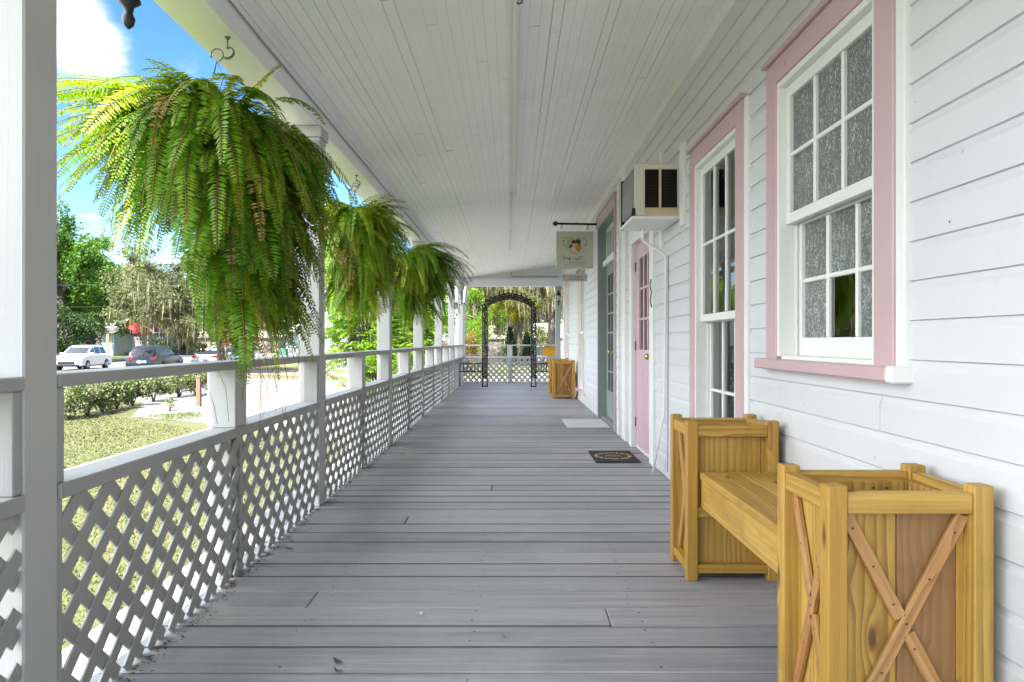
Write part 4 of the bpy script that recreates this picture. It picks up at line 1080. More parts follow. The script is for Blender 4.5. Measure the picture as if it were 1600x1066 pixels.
# ---------------------------------------------------------------- door mats
def mat_obj(name, label, x0, x1, y0, y1, mat):
    m = MB(); m.box(0, x1 - x0, 0, y1 - y0, .003, .014, .004); o = m.build(name, mat); o.location = (x0, y0, 0); return tag(o, label, 'door mat')
def fabric(name, c, c2):
    t = NT(name); n = t.noise(t.obj(), 260, 2); t.bump(n, .8, .004); return t.fin(t.mix(n, c, c2), .95)
mat_obj('door_mat', 'plain pale white mat in front of the grey green double door', .73, 1.30, 9.0, 9.95, fabric('white_mat', (.58, .58, .56), (.70, .70, .68)))
bmt = mat_obj('door_mat', 'small black mat with a golden wreath before the pink door', .79, 1.215, 6.43, 7.08, fabric('black_mat', (.012, .012, .014), (.03, .03, .032)))
gm = MB()
cx, cy = .2125, .325
for k in range(110):
    a = 6.283 * k / 110; r_ = 1 + rng.gauss(0, .07); x, y = cx + .165 * r_ * math.cos(a), cy + .17 * r_ * math.sin(a); s = rng.uniform(.007, .013); b = rng.uniform(0, 3.14)
    gm._add([(x + s * 1.6 * math.cos(b), y + s * 1.6 * math.sin(b), .0153), (x - s * .7 * math.sin(b), y + s * .7 * math.cos(b), .0154), (x - s * 1.6 * math.cos(b), y - s * 1.6 * math.sin(b), .0153), (x + s * .7 * math.sin(b), y - s * .7 * math.cos(b), .0154)], [[0, 1, 2, 3]], None, rng.choice((0, 0, 1)))
gm.build('wreath', [plain('mat_gold', (.52, .40, .20), .9), plain('mat_straw', (.66, .58, .40), .9)], bmt)
gm = MB()
for (yy, w) in ((cy + .035, .07), (cy - .02, .09)):
    x = cx - w
    while x < cx + w: s = rng.uniform(.010, .016); gm.box(x, x + s, yy - .012, yy + .014, .0142, .0152, .0002); x += s + .008
gm.build('lettering', plain('mat_letter', (.40, .34, .24), .9), bmt)

# ---------------------------------------------------------------- black arbor
def arbor():
    t = thing('garden_arbor', 'black iron garden arch standing across the far end of the porch', 'arbor', (-.06, 17.1, 0))
    r = .016
    XL, XRr = -.62, .60      # centres of the legs (relative)
    def scrolls(m, pts_a, pts_b, n):
        for k in range(n):
            f0, f1 = k / n, (k + 1) / n
            a0, a1 = pts_a(f0), pts_a(f1); b0, b1 = pts_b(f0), pts_b(f1); c = (a0 + a1 + b0 + b1) / 4
            u = (b0 - a0) * .5; v = (a1 - a0) * .5
            if k % 2: u = -u
            S = []
            for i in range(15):
                f = i / 14; an = (f - .5) * 7.4; q = .18 + .75 * abs(math.sin((f - .5) * 3.0)); sg = 1 if f > .5 else -1
                S.append(c + u * (.78 * math.sin(an) * .9) + v * ((f - .5) * 1.9))
            m.tube(S, .014, 5)
            m.tube([c + u * .9 - v * .9, c - u * .1 - v * .15, c - u * .9 + v * .1], .012, 5)
            m.lathe([(.002, -.009), (.017, 0), (.002, .009)], c + v * .5 - u * .35, 6, 0, 1)
    for xc, nm in ((XL, -1), (XRr, 1)):
        m = MB(); w = .058
        for yy in (-.0,):
            m.tube([(xc - w, yy, 0.002), (xc - w, yy, 2.05)], r, 8); m.tube([(xc + w, yy, 0.002), (xc + w, yy, 2.0)], r, 8)
            for z in (.02, .20, 1.10, 2.0): m.tube([(xc - w, yy, z), (xc + w, yy, z)], .008, 6)
            scrolls(m, lambda f: Vector((xc - w, yy, .22 + 1.78 * f)), lambda f: Vector((xc + w, yy, .22 + 1.78 * f)), 17)
        m.box(xc - w - .02, xc + w + .02, -.05, .05, .001, .012); m.build('leg', M['black'], t)
    m = MB()
    def arc(x0, x1, z0, rise):
        out = []
        for k in range(25):
            f = k / 24; out.append(Vector((x0 + (x1 - x0) * f, 0, z0 + rise * math.sin(math.pi * f) ** .72 * (1 - .06 * abs(2 * f - 1)))))
        return out
    A, Bc = arc(XL - .06, XRr + .06, 2.04, .30), arc(XL + .058, XRr - .058, 2.0, .20)
    m.tube(A, r, 8); m.tube(Bc, r, 8)
    def at(P): return lambda f: P[min(int(f * 24), 23)].lerp(P[min(int(f * 24), 23) + 1], f * 24 - min(int(f * 24), 23))
    scrolls(m, at(A), at(Bc), 19)
    for k in range(1, 24):      # leafy crest
        p = A[k]; h = .05 + .055 * math.sin(math.pi * k / 24) ** 2; s = 1 if k % 2 else -1
        m.tube([p, p + Vector((s * .035, 0, h * .6)), p + Vector((s * .012, 0, h)), p + Vector((-s * .02, 0, h * .7))], .010, 5); m.lathe([(.002, -.008), (.02, 0), (.002, .008)], p + Vector((s * .025, 0, h * .55)), 6, 0, 1)
    m.build('arch', M['black'], t)
    for (xa, xb, sg) in ((-1.245, XL - .07, -1), (XRr + .07, 1.05, 1)):
        m = MB()
        for z in (.385, .585): m.tube([(xa, 0, z), (xb, 0, z)], .015, 6)
        n = 6
        for k in range(n + 1):
            x = xa + (xb - xa) * k / n; m.tube([(x, 0, .385), (x, 0, .585)], .011, 6)
        xo = xa if sg < 0 else xb; m.tube([(xo, 0, .002), (xo, 0, .60)], .013, 6)
        m.build('side_rail', M['black'], t)
    m = MB()   # stray tendril
    m.tube([(XL - .06, .0, 1.96), (XL - .16, .01, 2.0), (XL - .22, .02, 1.95), (XL - .30, .02, 1.93)], .006, 5); m.build('tendril', M['black'], t)
arbor()

# ---------------------------------------------------------------- lanterns
def lantern(loc, label, scale, wall_dx):
    t = thing('wall_lantern' if wall_dx else 'hanging_lantern', label, 'lantern', loc); s = scale
    m = MB()
    if wall_dx: m.lathe([(.045, 0), (.045, .012), (.02, .02)], (0, wall_dx, .02), 10, 0, 1); m.tube([(0, wall_dx, .05), (0, wall_dx * .6, .20 * s), (0, 0, .22 * s), (0, 0, .18 * s)], .009, 6)
    else: m.tube([(0, 0, .20 * s), (0, 0, .36 * s)], .006, 6)
    m.build('arm', M['black'], t)
    m = MB(); m.lathe([(.006 * s, .235 * s), (.012 * s, .21 * s), (.03 * s, .19 * s), (.075 * s, .105 * s), (.08 * s, .09 * s), (.06 * s, .088 * s)], (0, 0, 0), 8, smooth=False); m.build('cap', M['black'], t)
    m = MB()
    for k in range(6): a = k * 1.0472; m.tube([(.058 * s * math.cos(a), .058 * s * math.sin(a), .09 * s), (.036 * s * math.cos(a), .036 * s * math.sin(a), -.06 * s)], .005 * s, 5)
    m.build('cage', M['black'], t)
    m = MB(); m.lathe([(.034 * s, -.055 * s), (.054 * s, .085 * s)], (0, 0, 0), 6, smooth=False); m.build('glass', plain('frosted_glass', (.6, .6, .6), .25), t)
    m = MB(); m.lathe([(.042 * s, -.056 * s), (.044 * s, -.066 * s), (.020 * s, -.085 * s), (.015 * s, -.11 * s), (.024 * s, -.13 * s), (.018 * s, -.155 * s), (.004 * s, -.17 * s)], (0, 0, 0), 10); m.build('finial', M['black'], t)
lantern((1.265, 18.50, 2.29), 'small black wall lantern on the white corner post by the house', 1.0, .12)
lantern((-1.46, 2.60, 2.508), 'dark iron lantern cut off by the top edge of the photo', 1.0, 0)

# ---------------------------------------------------------------- yellow banner on the end railing
t = thing('banner', 'orange yellow banner tied outside the far railing beside the arbor', 'banner', (.93, 18.80, .87))
m = MB(); m.box(-.10, .27, -.004, .004, -.13, .125, .001); bn = m.build('cloth', plain('orange_cloth', (.72, .36, .012), .6), t)
m = MB(); m.box(-.285, -.101, -.004, .004, -.13, .125, .001)
m.build('picture', concrete('banner_picture', (.15, .34, .33), (.62, .42, .30), 9), t)
m = MB()
for k in range(4): m.box(-.08, .02 + rng.uniform(0, .1), -.0052, -.0041, .05 - k * .035, .058 - k * .035, .0003)
m.build('lettering', plain('banner_letter', (.80, .55, .15), .6), t)

# ---------------------------------------------------------------- leaf litter on the boards
lm = [leaf_mat('dry_leaf_a', [(0, (.10, .07, .04)), (1, (.22, .16, .09))], .1), leaf_mat('dry_leaf_b', [(0, (.05, .045, .04)), (1, (.12, .10, .08))], .1), leaf_mat('pale_crumb', [(0, (.4, .38, .34)), (1, (.55, .52, .48))], .1)]
spots = [(-.62, 2.43, 1, 'dark twig curl on the boards at the lower left'), (-.60, 2.36, 1, 'second dark leaf curl at the lower left, next to a stalk'), (-.83, 2.78, 1, 'dark dry leaf near the railing foot at the lower left'), (-.38, 2.86, 2, 'pale bit of shell on the boards left of the middle'),
         (-.03, 2.63, 0, 'thin curled leaf at the middle of the near boards'), 
         (-1.22, 3.75, 1, 'dark leaf by the lattice foot past the short post'), (.17, 4.45, 2, 'pale fleck at the middle of the porch floor'), (-.72, 5.9, 0, 'tiny leaf on the boards beside the second post')]
for (x, y, k, lab) in spots:
    s = rng.uniform(.012, .022); a = rng.uniform(0, 6.28); n = 5; V = []; F = []
    for i in range(n + 1):
        f = i / n; w = s * .45 * math.sin(math.pi * (.08 + .9 * f)); px = (f - .5) * s * 2.2; z = .003 + .012 * (f - .5) ** 2 * 4 * rng.random() + .004
        for sg in (-1, 1): V.append((px * math.cos(a) - sg * w * math.sin(a), px * math.sin(a) + sg * w * math.cos(a), z + .004 * (sg > 0)))
    F = [(2 * i, 2 * i + 1, 2 * i + 3, 2 * i + 2) for i in range(n)]
    o = npmesh('dry_leaf', V, F, lm[k], None, [rng.random()] * len(V)); o.location = (x, y, 0); tag(o, lab, 'leaf', 'dry leaves on the boards')

def litter():
    n = 1500; r = nrg; V = []; F = []; rr = []
    for k in range(n):
        y = 1.2 + 9.5 * r.random() ** 1.4; x = XR + .012 + abs(r.normal(0, .028)) + (.10 * r.random() if r.random() < .10 else 0)
        x += .02 * math.sin(y * 5.1) * (r.random())
        s_ = r.uniform(.003, .010) * (2.0 if r.random() < .07 else 1); a = r.uniform(0, 6.28); b = len(V); z = r.uniform(.002, .007)
        ca, sa = math.cos(a) * s_, math.sin(a) * s_; w = r.uniform(.25, .6)
        V += [(x + ca, y + sa, z), (x - sa * w, y + ca * w, z + .002), (x - ca, y - sa, z + r.uniform(0, .004)), (x + sa * w, y - ca * w, z + .001)]; F.append((b, b + 1, b + 2, b + 3)); rr += [r.random()] * 4
    npmesh('leaf_litter', V, F, leaf_mat('dark_litter', [(0, (.02, .017, .012)), (.6, (.07, .055, .035)), (1, (.16, .12, .07))], .05, .9), None, rr, kind='stuff')
    V = []; F = []; rr = []
    for k in range(420):      # patch of pale grit further along
        x = -1.05 + r.normal(0, .11); y = 7.0 + r.normal(0, .16); s_ = r.uniform(.002, .006); b = len(V)
        V += [(x - s_, y - s_, .002), (x + s_, y - s_, .002), (x + s_, y + s_, .003), (x - s_, y + s_, .003)]; F.append((b, b + 1, b + 2, b + 3)); rr += [r.random()] * 4
    npmesh('grit', V, F, leaf_mat('pale_grit', [(0, (.35, .33, .31)), (1, (.6, .58, .55))], .05, .9), None, rr, kind='stuff')
litter()
# ---------------------------------------------------------------- street side
hx = lambda px, y: (px - 800) / 1066 * y
hedge = [(108, 17.0, .95, .62), (136, 17.8, .85, .58), (160, 18.6, .85, .56), (182, 19.5, .82, .52), (207, 20.4, .92, .55), (240, 21.8, .80, .62), (279, 23.5, .88, .62), (306, 24.4, .90, .62)]
hl = ['leftmost hedge shrub, half hidden by the big porch post', 'second hedge shrub from the left behind the lawn', 'third hedge shrub from the left behind the lawn', 'fourth hedge shrub from the left behind the lawn', 'round hedge shrub with bare stems in the middle of the row', 'smaller hedge shrub just left of the gap in the row', 'hedge shrub just right of the gap in the row', 'rightmost hedge shrub beside the short porch post']
for (px, y, h, w), lab in zip(hedge, hl): shrub('hedge_shrub', lab, 'shrub', (hx(px, y), y), h, w, M['leaf_hedge'], 3000, .075, 'clipped hedge shrubs by the street', 9)
# small items on the lawn edge
t = thing('wooden_stake', 'short brown wooden stake standing by the driveway edge', 'stake', (hx(311, 20.3), 20.3, GZ))
m = MB(); m.box(-.06, .06, -.06, .06, -.05, .86, .01); m.box(-.075, .075, -.075, .075, .861, .89, .01); m.build('wooden_stake_shaft', plain('brown_stake', (.16, .095, .06), .8, 0, .4, .3), t)
shrub('seedling', 'tiny weedy plant at the edge of the driveway', 'plant', (hx(266, 18.9), 18.9), .38, .16, M['leaf_hedge'], 160, .06, None, 4)
shrub('ground_cover', 'low green creeping patch on the lawn before the driveway', 'ground cover', (hx(275, 17.4), 17.4), .07, .9, M['leaf_hedge'], 1500, .05, None, 12)

# cars -------------------------------------------------------------
def car(label, paint, loc, rz, suv=True, scale=1.):
    """x forward, origin on the road"""
    t = thing('parked_car' if False else 'car', label, 'car', loc, rz, 'cars on the street')
    L, Wd, H = (4.65, .93, 1.66) if suv else (4.7, .91, 1.43)
    if suv:
        low = [(-2.28, .42), (-2.33, .60), (-2.30, .95), (-2.20, 1.02), (-1.0, 1.04), (.85, 1.03), (1.55, .98), (2.15, .84), (2.30, .66), (2.32, .45), (2.2, .30), (-2.15, .30)]
        cab = [(-2.16, 1.02), (-1.98, 1.40), (-1.70, 1.60), (-.9, 1.66), (.0, 1.63), (.35, 1.55), (1.20, 1.02)]
    else:
        low = [(-2.30, .42), (-2.35, .62), (-2.28, .90), (-1.6, .96), (.85, .93), (1.55, .88), (2.15, .74), (2.32, .56), (2.33, .40), (2.2, .27), (-2.15, .27)]
        cab = [(-1.75, .95), (-1.15, 1.32), (-.6, 1.42), (.05, 1.41), (.35, 1.34), (1.15, .92)]
    def loft(poly, ys, name, mat, taper):
        m = MB(); n = len(poly); vs = []
        for (y, k) in ys:
            cx = sum(p[0] for p in poly) / n; cz = poly[0][1]
            for (x, z) in poly: vs.append((cx + (x - cx) * (1 - .05 * (1 - k)), y * (1 - taper * max(0, z - cz)), z if k == 1 else z * k + (1 - k) * .75))
        fs = [list(range(n))[::-1], [(len(ys) - 1) * n + i for i in range(n)]]
        for j in range(len(ys) - 1):
            for i in range(n): fs.append([j * n + i, j * n + (i + 1) % n, (j + 1) * n + (i + 1) % n, (j + 1) * n + i])
        m._add(vs, fs, None, 0, False); return m.build(name, mat, t)
    W = Wd
    body = loft(low, [(-W, .9), (-W * .96, .98), (-W * .8, 1), (W * .8, 1), (W * .96, .98), (W, .9)], 'body', paint, 0)
    loft(cab, [(-W * .86, 1), (W * .86, 1)], 'cabin', paint, .32)
    g = MB()   # side and end glazing, a hair outside the cabin
    def inset(poly, s): 
        cx = sum(p[0] for p in poly) / len(poly); cz = sum(p[1] for p in poly) / len(poly)
        return [(cx + (x - cx) * s, cz + (z - cz) * s) for (x, z) in poly]
    z0 = cab[0][1]
    for sg in (-1, 1):
        for (a, b) in ((-1.72, -.85), (-.78, .02), (.09, .72)):
            top = H - .13; q = []
            for (x, z) in ((a, z0 + .05), (b, z0 + .05), (b - .02, top), (a + .02 if a > -1.5 else a + .25, top)):
                if x > .05: pass
                zz = z if not (x > .5 and z > z0 + .3) else z0 + .22
                q.append((x, sg * (W * .86 * (1 - .32 * (zz - z0)) + .006), zz))
            g._add(q if sg < 0 else q[::-1], [[0, 1, 2, 3]], None, 0)
    def endglass(p, q, off):
        (xa, za), (xb, zb) = p, q; d = .1
        xs = [(xa + (xb - xa) * f, za + (zb - za) * f) for f in (.1, .92)]
        v = []
        for (x, z), ss in ((xs[0], (-1, 1)), (xs[1], (1, -1))):
            for s in ss: v.append((x + off, s * (W * .80 * (1 - .32 * (z - z0))), z + .008))
        g._add(v, [[0, 1, 2, 3]], None, 0)
    endglass(cab[-1], cab[-2], .01); endglass(cab[0], cab[1], -.012)
    g.build('window_glass', M['car_glass'], t)
    for sx in (-1.42, 1.42):
        for sg in (-1, 1):
            m = MB(); R_ = .345; m.lathe([(R_ * .62, -.11), (R_ * .97, -.10), (R_, -.06), (R_, .06), (R_ * .97, .10), (R_ * .62, .11)], (sx, sg * (W - .09), R_), 20, 0, 1); w = m.build('wheel', M['tyre'], t)
            m = MB(); m.lathe([(R_ * .60, .0), (R_ * .60, .02), (R_ * .18, .012), (R_ * .12, .03)], (sx, sg * (W + .008) if sg > 0 else -(W + .008) - .02, R_), 12, 0, 1); m.build('rim', M['rim'], w)
    zf = .74 if suv else .64
    for sg in (-1, 1):
        m = MB(); m.box(2.05, 2.30, sg * .60 - .17, sg * .60 + .17, zf - .02, zf + .10, .03); m.build('headlight', M['rim'], t)
        m = MB(); m.box(-2.345, -2.16, sg * .66 - .16, sg * .66 + .16, .80, .95, .02); m.build('tail_light', M['red_lamp'], t)
        m = MB(); m.box(.74, .92, sg * (W + .02) - .10, sg * (W + .02) + .10, z0 + .01, z0 + .14, .03); m.build('mirror', paint, t)
    m = MB(); m.box(2.28, 2.336, -.52, .52, .42, .60, .02); m.box(2.26, 2.33, -.75, .75, .30, .38, .02); m.build('grille', M['black'], t)
    m = MB(); m.box(-2.355, -2.33, -.26, .26, .62, .76, .005); m.build('licence_plate', plain('plate_white', (.7, .7, .7)), t)
    m = MB(); m.box(-2.2, 2.2, -W - .004, W + .004, .26, .34, .01); m.build('side_skirt', M['black'], t)
    return t
def carpaint(name, c):
    t = NT(name); t.p.inputs['Coat Weight'].default_value = .35; t.p.inputs['Coat Roughness'].default_value = .06; return t.fin(c, .4)
M['car_glass'] = plain('car_glass', (.02, .025, .03), .04); M['tyre'] = plain('tyre_rubber', (.015, .015, .016), .8); M['rim'] = plain('alloy', (.45, .46, .48), .3, .8); M['red_lamp'] = plain('red_lamp', (.45, .012, .01), .25)
yaw = R(90 + 8.5)
car('white sports utility car driving towards the porch on the street', carpaint('white_paintwork', (.78, .78, .80)), (hx(130, 47), 47, GZ), yaw + math.pi, True)
car('dark blue hatchback driving away behind the white car', carpaint('dark_blue_paintwork', (.012, .016, .03)), (hx(244, 43.5), 43.5, GZ), yaw, True)
car('silver sedan on the street just left of the oak trunk', carpaint('silver_paintwork', (.42, .44, .47)), (hx(334, 50), 50, GZ), yaw, False)
car('dark saloon car on the street to the right of the oak trunk', carpaint('black_paintwork', (.018, .02, .025)), (hx(371, 58), 58, GZ), yaw + math.pi, False)

# trees of the street side ------------------------------------------
G = 'trees beyond the street'
tree('broadleaf_tree', 'tall dark green tree at the far left beside the big porch post', 'tree', (hx(98, 62), 62), 14.5, 3.6, M['leaf_green'], 20000, .30, .10, 26, .30, G)
tree('broadleaf_tree', 'dense green tree right of the tallest one at the far left', 'tree', (hx(140, 70), 70), 12.6, 3.4, M['leaf_green'], 20000, .32, .14, 26, .32, G)
tree('broadleaf_tree', 'lower yellow green tree left of the red gabled house', 'tree', (hx(188, 112), 112), 14.5, 4.6, M['leaf_green'], 14000, .40, .3, 20, .32, G)
tree('broadleaf_tree', 'thin pale tree crown showing above the mossy oak', 'tree', (hx(255, 92), 92), 12.8, 5.5, M['leaf_oak'], 12000, .36, .25, 22, .28, G)
tree('broadleaf_tree', 'hazy tree behind the right half of the mossy oak', 'tree', (hx(420, 110), 110), 15.0, 8, M['leaf_oak'], 12000, .42, .2, 22, .3, G)
tree('broadleaf_tree', 'dark undergrowth tree low at the far left behind the white car', 'tree', (hx(104, 60), 60), 5.4, 2.6, M['leaf_dark'], 9000, .22, .0, 14, .40, G)
tree('oak_tree', 'grey green mossy oak with a dark trunk on the near kerb', 'tree', (hx(349, 42), 42), 8.2, 5.4, M['leaf_oak'], 46000, .19, .13, 44, .25, None, 900, .24, (-1.1, 0), .42, .8, .8)
tree('broadleaf_tree', 'green tree overhanging the low teal shop behind the white car', 'tree', (hx(158, 79), 79), 8.8, 2.7, M['leaf_green'], 9000, .26, .36, 16, .32, G)
tree('broadleaf_tree', 'lime green tree between the second and third porch posts, beyond the driveway', 'tree', (hx(556, 50), 50), 7.2, 2.6, M['leaf_lime'], 9000, .22, .12, 18, .32, 'trees beyond the driveway')
tree('broadleaf_tree', 'green tree behind the feathery trees, left of the white shed', 'tree', (hx(648, 36), 36), 6.6, 2.6, M['leaf_green'], 10000, .18, .06, 18, .32, 'trees beyond the driveway')
shrub('roadside_bush', 'dark green bush before the grey stone house', 'shrub', (hx(258, 92), 92), 2.4, 2.4, M['leaf_dark'], 2500, .22, None, 8)
shrub('roadside_bush', 'smaller dark bush to the right of the bush by the stone house', 'shrub', (hx(292, 96), 96), 1.6, 2.2, M['leaf_dark'], 1800, .22, None, 8)
# feathery bright trees near the driveway
def feathery(label, base, H, W, n, mat):
    t = thing('feathery_tree', label, 'tree', (base[0], base[1], GZ), 0, 'bright feathery trees by the driveway')
    mb = MB(); V = []; F = []; rr = []
    for i in range(n):
        a = i * 2.399; e = nrg.uniform(.10, 1.25); q = nrg.uniform(.35, 1.0)
        p0 = np.array([0, 0, H * nrg.uniform(.10, .55)]); c = np.array([math.cos(a) * W * q * math.cos(e * .8), math.sin(a) * W * q * math.cos(e * .8), H * (.22 + .72 * e / 1.3) * nrg.uniform(.85, 1.05)])
        mid = (p0 + c) / 2 + np.array([0, 0, .12 * H]); mb.tube([p0, mid, c], [.03, .018, .006], 5); tone = .5 + nrg.normal(0, .16)
        for k in range(17):        # pinnate sprays at the twig end
            az = a + nrg.normal(0, .9); el = nrg.uniform(-.5, .7); L = nrg.uniform(.35, .6) * W * .42
            pts, sides = frond_path(mid * .3 + c * .7 + nrg.normal(size=3) * W * .10, az, el, L, 5, 1.6); pts = np.array(pts)
            nn = int(L / .05)
            for j in range(nn):
                f = (j + .5) / nn; q_ = f * 5; i0 = min(int(q_), 4); pc = pts[i0] * (1 - q_ + i0) + pts[i0 + 1] * (q_ - i0); d = pts[i0 + 1] - pts[i0]; d /= np.linalg.norm(d); s = sides[i0]
                l = .19 * (1.1 - .7 * f)
                for sg in (-1, 1):
                    dr = s * sg + d * .6 + np.array([0, 0, nrg.normal(-.15, .2)]); dr /= np.linalg.norm(dr); b = len(V); w = d * .026
                    V += [pc, pc + dr * l * .5 - w, pc + dr * l + np.array([0, 0, -.02]), pc + dr * l * .5 + w]; F.append((b, b + 1, b + 2, b + 3)); rr += [tone + nrg.normal(0, .08)] * 4
    mb.tube([(0, 0, -.1), (.05, 0, H * .3), (0, .03, H * .6)], [.09, .07, .03], 7)
    mb.build('trunk', M['bark'], t); npmesh('crown', V, F, mat, t, np.clip(rr, 0, 1))
feathery('bright green feathery tree beside the driveway, left of the next porch post', (hx(575, 23), 23), 4.3, 1.75, 66, M['leaf_lime'])
feathery('taller feathery tree showing between the far porch posts', (hx(640, 27), 27), 4.6, 1.9, 60, M['leaf_lime'])
feathery('low yellow green feathery tree nearest to the railing', (hx(590, 19.5), 19.5), 1.9, 1.0, 26, M['leaf_lime'])

# buildings over the street ------------------------------------------
M['stone'] = concrete('grey_stone', (.13, .125, .13), (.22, .21, .21), 4); M['red_roof'] = plain('red_gable', (.42, .03, .03), .6, 0, .2, .2); M['cream'] = concrete('cream_render', (.15, .13, .105), (.19, .165, .135)); M['tan'] = plain('tan_post', (.48, .33, .18), .7)
M['teal'] = plain('teal_glass', (.20, .30, .33), .15); M['white_flat'] = plain('white_render', (.40, .405, .42), .6, 0, .1, .05)
by = 92; bx = hx(206, by)
t = thing('house', 'grey stone house with a red gable and white door across the street', 'house', (bx, by, GZ))
m = MB(); m.box(-4.6, 5.4, 0, 7, 0, 3.0, .02); m.build('wall', M['stone'], t)
m = MB(); m.prism([(3.0, -1.9), (3.0, 3.1), (3.15, 3.1), (5.3, .6), (3.15, -1.9)][::-1], 1, -.35, 7.2); m.build('gable', M['red_roof'], t)
m = MB(); m.beam((-2.2, -.6, 2.95), (.62, -.6, 5.42), .5, .14, (0, 0, 1)); m.beam((3.45, -.6, 2.95), (.58, -.6, 5.42), .5, .14, (0, 0, 1)); m.build('barge_board', plain('tan_board', (.50, .38, .28), .7), t)
m = MB(); m.prism([(-1.0, 3.0), (7.6, 3.0), (3.3, 4.2)], 0, -4.9, -1.9); m.prism([(-.6, 3.0), (7.6, 3.0), (3.3, 4.0)], 0, 3.1, 5.7); m.build('roof', concrete('grey_roof', (.22, .21, .2), (.3, .29, .28)), t)
m = MB(); m.box(-1.9, -.2, -1.4, -.05, 2.75, 2.98, .02); m.build('porch_roof', plain('pale_roof', (.5, .5, .48), .6), t)
for x in (-1.7, -.1, 2.9): 
    m = MB(); m.box(x - .08, x + .08, -1.35, -1.19, .3, 2.75); m.build('porch_post', M['tan'], t)
m = MB(); m.box(-.95, .35, -.06, -.005, .45, 2.6, .01); m.build('door', M['white_flat'], t)
m = MB(); m.box(3.5, 4.2, -.06, -.005, 1.2, 2.5); m.build('window', M['white_flat'], t)
m = MB(); m.box(-4.9, 1.2, -1.5, -.01, .15, .42, .01); m.build('veranda', plain('brown_boards', (.20, .14, .10), .8), t)
m = MB(); m.beam((-3.0, -1.2, .4), (-2.0, -1.2, 1.35), .08, .08); m.beam((-2.7, -1.2, .4), (-1.75, -1.2, 1.3), .08, .08); m.box(-2.0, -1.9, -1.25, -1.15, .4, 1.4); m.build('stair_rail', M['white_flat'], t)
by = 88; bx = hx(152, by)
t = thing('shop', 'low shop with teal windows and tan posts behind the white car', 'shop', (bx, by, GZ))
m = MB(); m.box(-2.4, 2.2, 0, 5, 0, 2.9, .02); m.build('wall', plain('teal_grey_wall', (.26, .32, .33), .7), t)
m = MB(); m.prism([(-.9, 2.9), (5.6, 2.9), (2.4, 3.7)], 0, -2.7, 2.5); m.build('roof', concrete('brown_roof', (.05, .045, .04), (.08, .07, .06)), t)
for x in (-2.2, -1.1, 0, 1.1):
    m = MB(); m.box(x, x + .9, -.05, -.004, .9, 2.3); m.build('window', M['teal'], t)
for x in (-2.3, -.15, 2.0):
    m = MB(); m.box(x - .1, x + .1, -1.1, -.9, 0, 2.85); m.build('post', M['tan'], t)
by = 125
t = thing('low_building', 'long low cream building behind the mossy oak', 'building', (hx(355, by), by, GZ))
m = MB(); m.box(-14, 9.6, 0, 6, 0, 2.5, .02); m.build('wall', M['cream'], t)
m = MB(); m.box(-14.3, 9.9, -.5, 6.4, 2.5, 2.75, .02); m.build('roof', plain('pale_flat_roof', (.22, .20, .18), .7), t)
for x in (-12, -9, -6, -3, 0, 3, 6):
    m = MB(); m.box(x, x + 1.2, -.04, -.004, .6, 1.9); m.build('window', plain('shade_glass', (.22, .2, .2), .3), t)
by = 110; t = thing('white_building', 'white flat building at the end of the street beside the porch post', 'building', (hx(500, by), by, GZ))
m = MB(); m.box(-5.5, 8, 0, 6, 0, 3.3, .02); m.build('wall', M['white_flat'], t)
m = MB(); m.box(-5.8, 8.3, -.3, 6.3, 3.3, 3.5, .02); m.build('roof', plain('pale_roof_edge', (.55, .53, .5), .7), t)
for x in (-4.5, -2, .5):
    m = MB(); m.box(x, x + 1.4, -.05, -.004, .8, 2.2); m.build('window', M['teal'], t)
t = thing('utility_box', 'green utility box on the verge across the street', 'utility box', (hx(443, 88), 88, GZ))
m = MB(); m.box(-.5, .5, -.4, .4, .12, 1.0, .05); m.build('cabinet', plain('green_box', (.03, .13, .09), .5), t); m = MB(); m.box(-.6, .6, -.5, .5, 0, .119, .01); m.build('base', M['concrete'], t)
t = thing('road_sign', 'white road sign on a dark post seen left of the second porch post', 'sign', (hx(467, 62), 62, GZ))
m = MB(); m.tube([(0, 0, -.1), (0, 0, 2.6)], .05, 8); m.build('post', plain('dark_post', (.05, .045, .04), .7), t)
m = MB(); m.box(.0, .62, -.03, -.01, 1.95, 2.55, .005); m.box(.08, .55, -.03, -.01, 1.40, 1.85, .005); m.build('panel', M['white_flat'], t)
m = MB(); m.box(.08, .54, -.036, -.031, 2.2, 2.32, .001); m.box(.14, .5, -.036, -.031, 1.55, 1.7, .001); m.build('marking', M['black'], t)
t = thing('marker_post', 'short white marker post on the verge behind the white car', 'post', (hx(140, 74), 74, GZ))
m = MB(); m.lathe([(.09, 0), (.09, 2.05), (.03, 2.12)], (0, 0, 0), 8); m.build('shaft', M['white_flat'], t); m = MB(); m.lathe([(.094, 1.55), (.094, 1.8)], (0, 0, 0), 8); m.build('band', M['teal'], t)
# wires
for k, (za, zb, lab) in enumerate(((6.4, 4.6, 'highest overhead wire at the far left before the trees'), (8.2, 6.6, 'topmost faint overhead wire at the far left'), (5.9, 3.9, 'lowest overhead wire at the far left before the trees'))):
    m = MB(); pts = []
    for i in range(13):
        f = i / 12; x = -62 + 34 * f; pts.append((x, 60, GZ + za + (zb - za) * f - 1.0 * math.sin(math.pi * f) + .6))
    m.tube(pts, .013, 5); tag(m.build('overhead_wire', plain('wire', (.05, .05, .05), .7)), lab, 'wire', 'overhead wires at the far left')
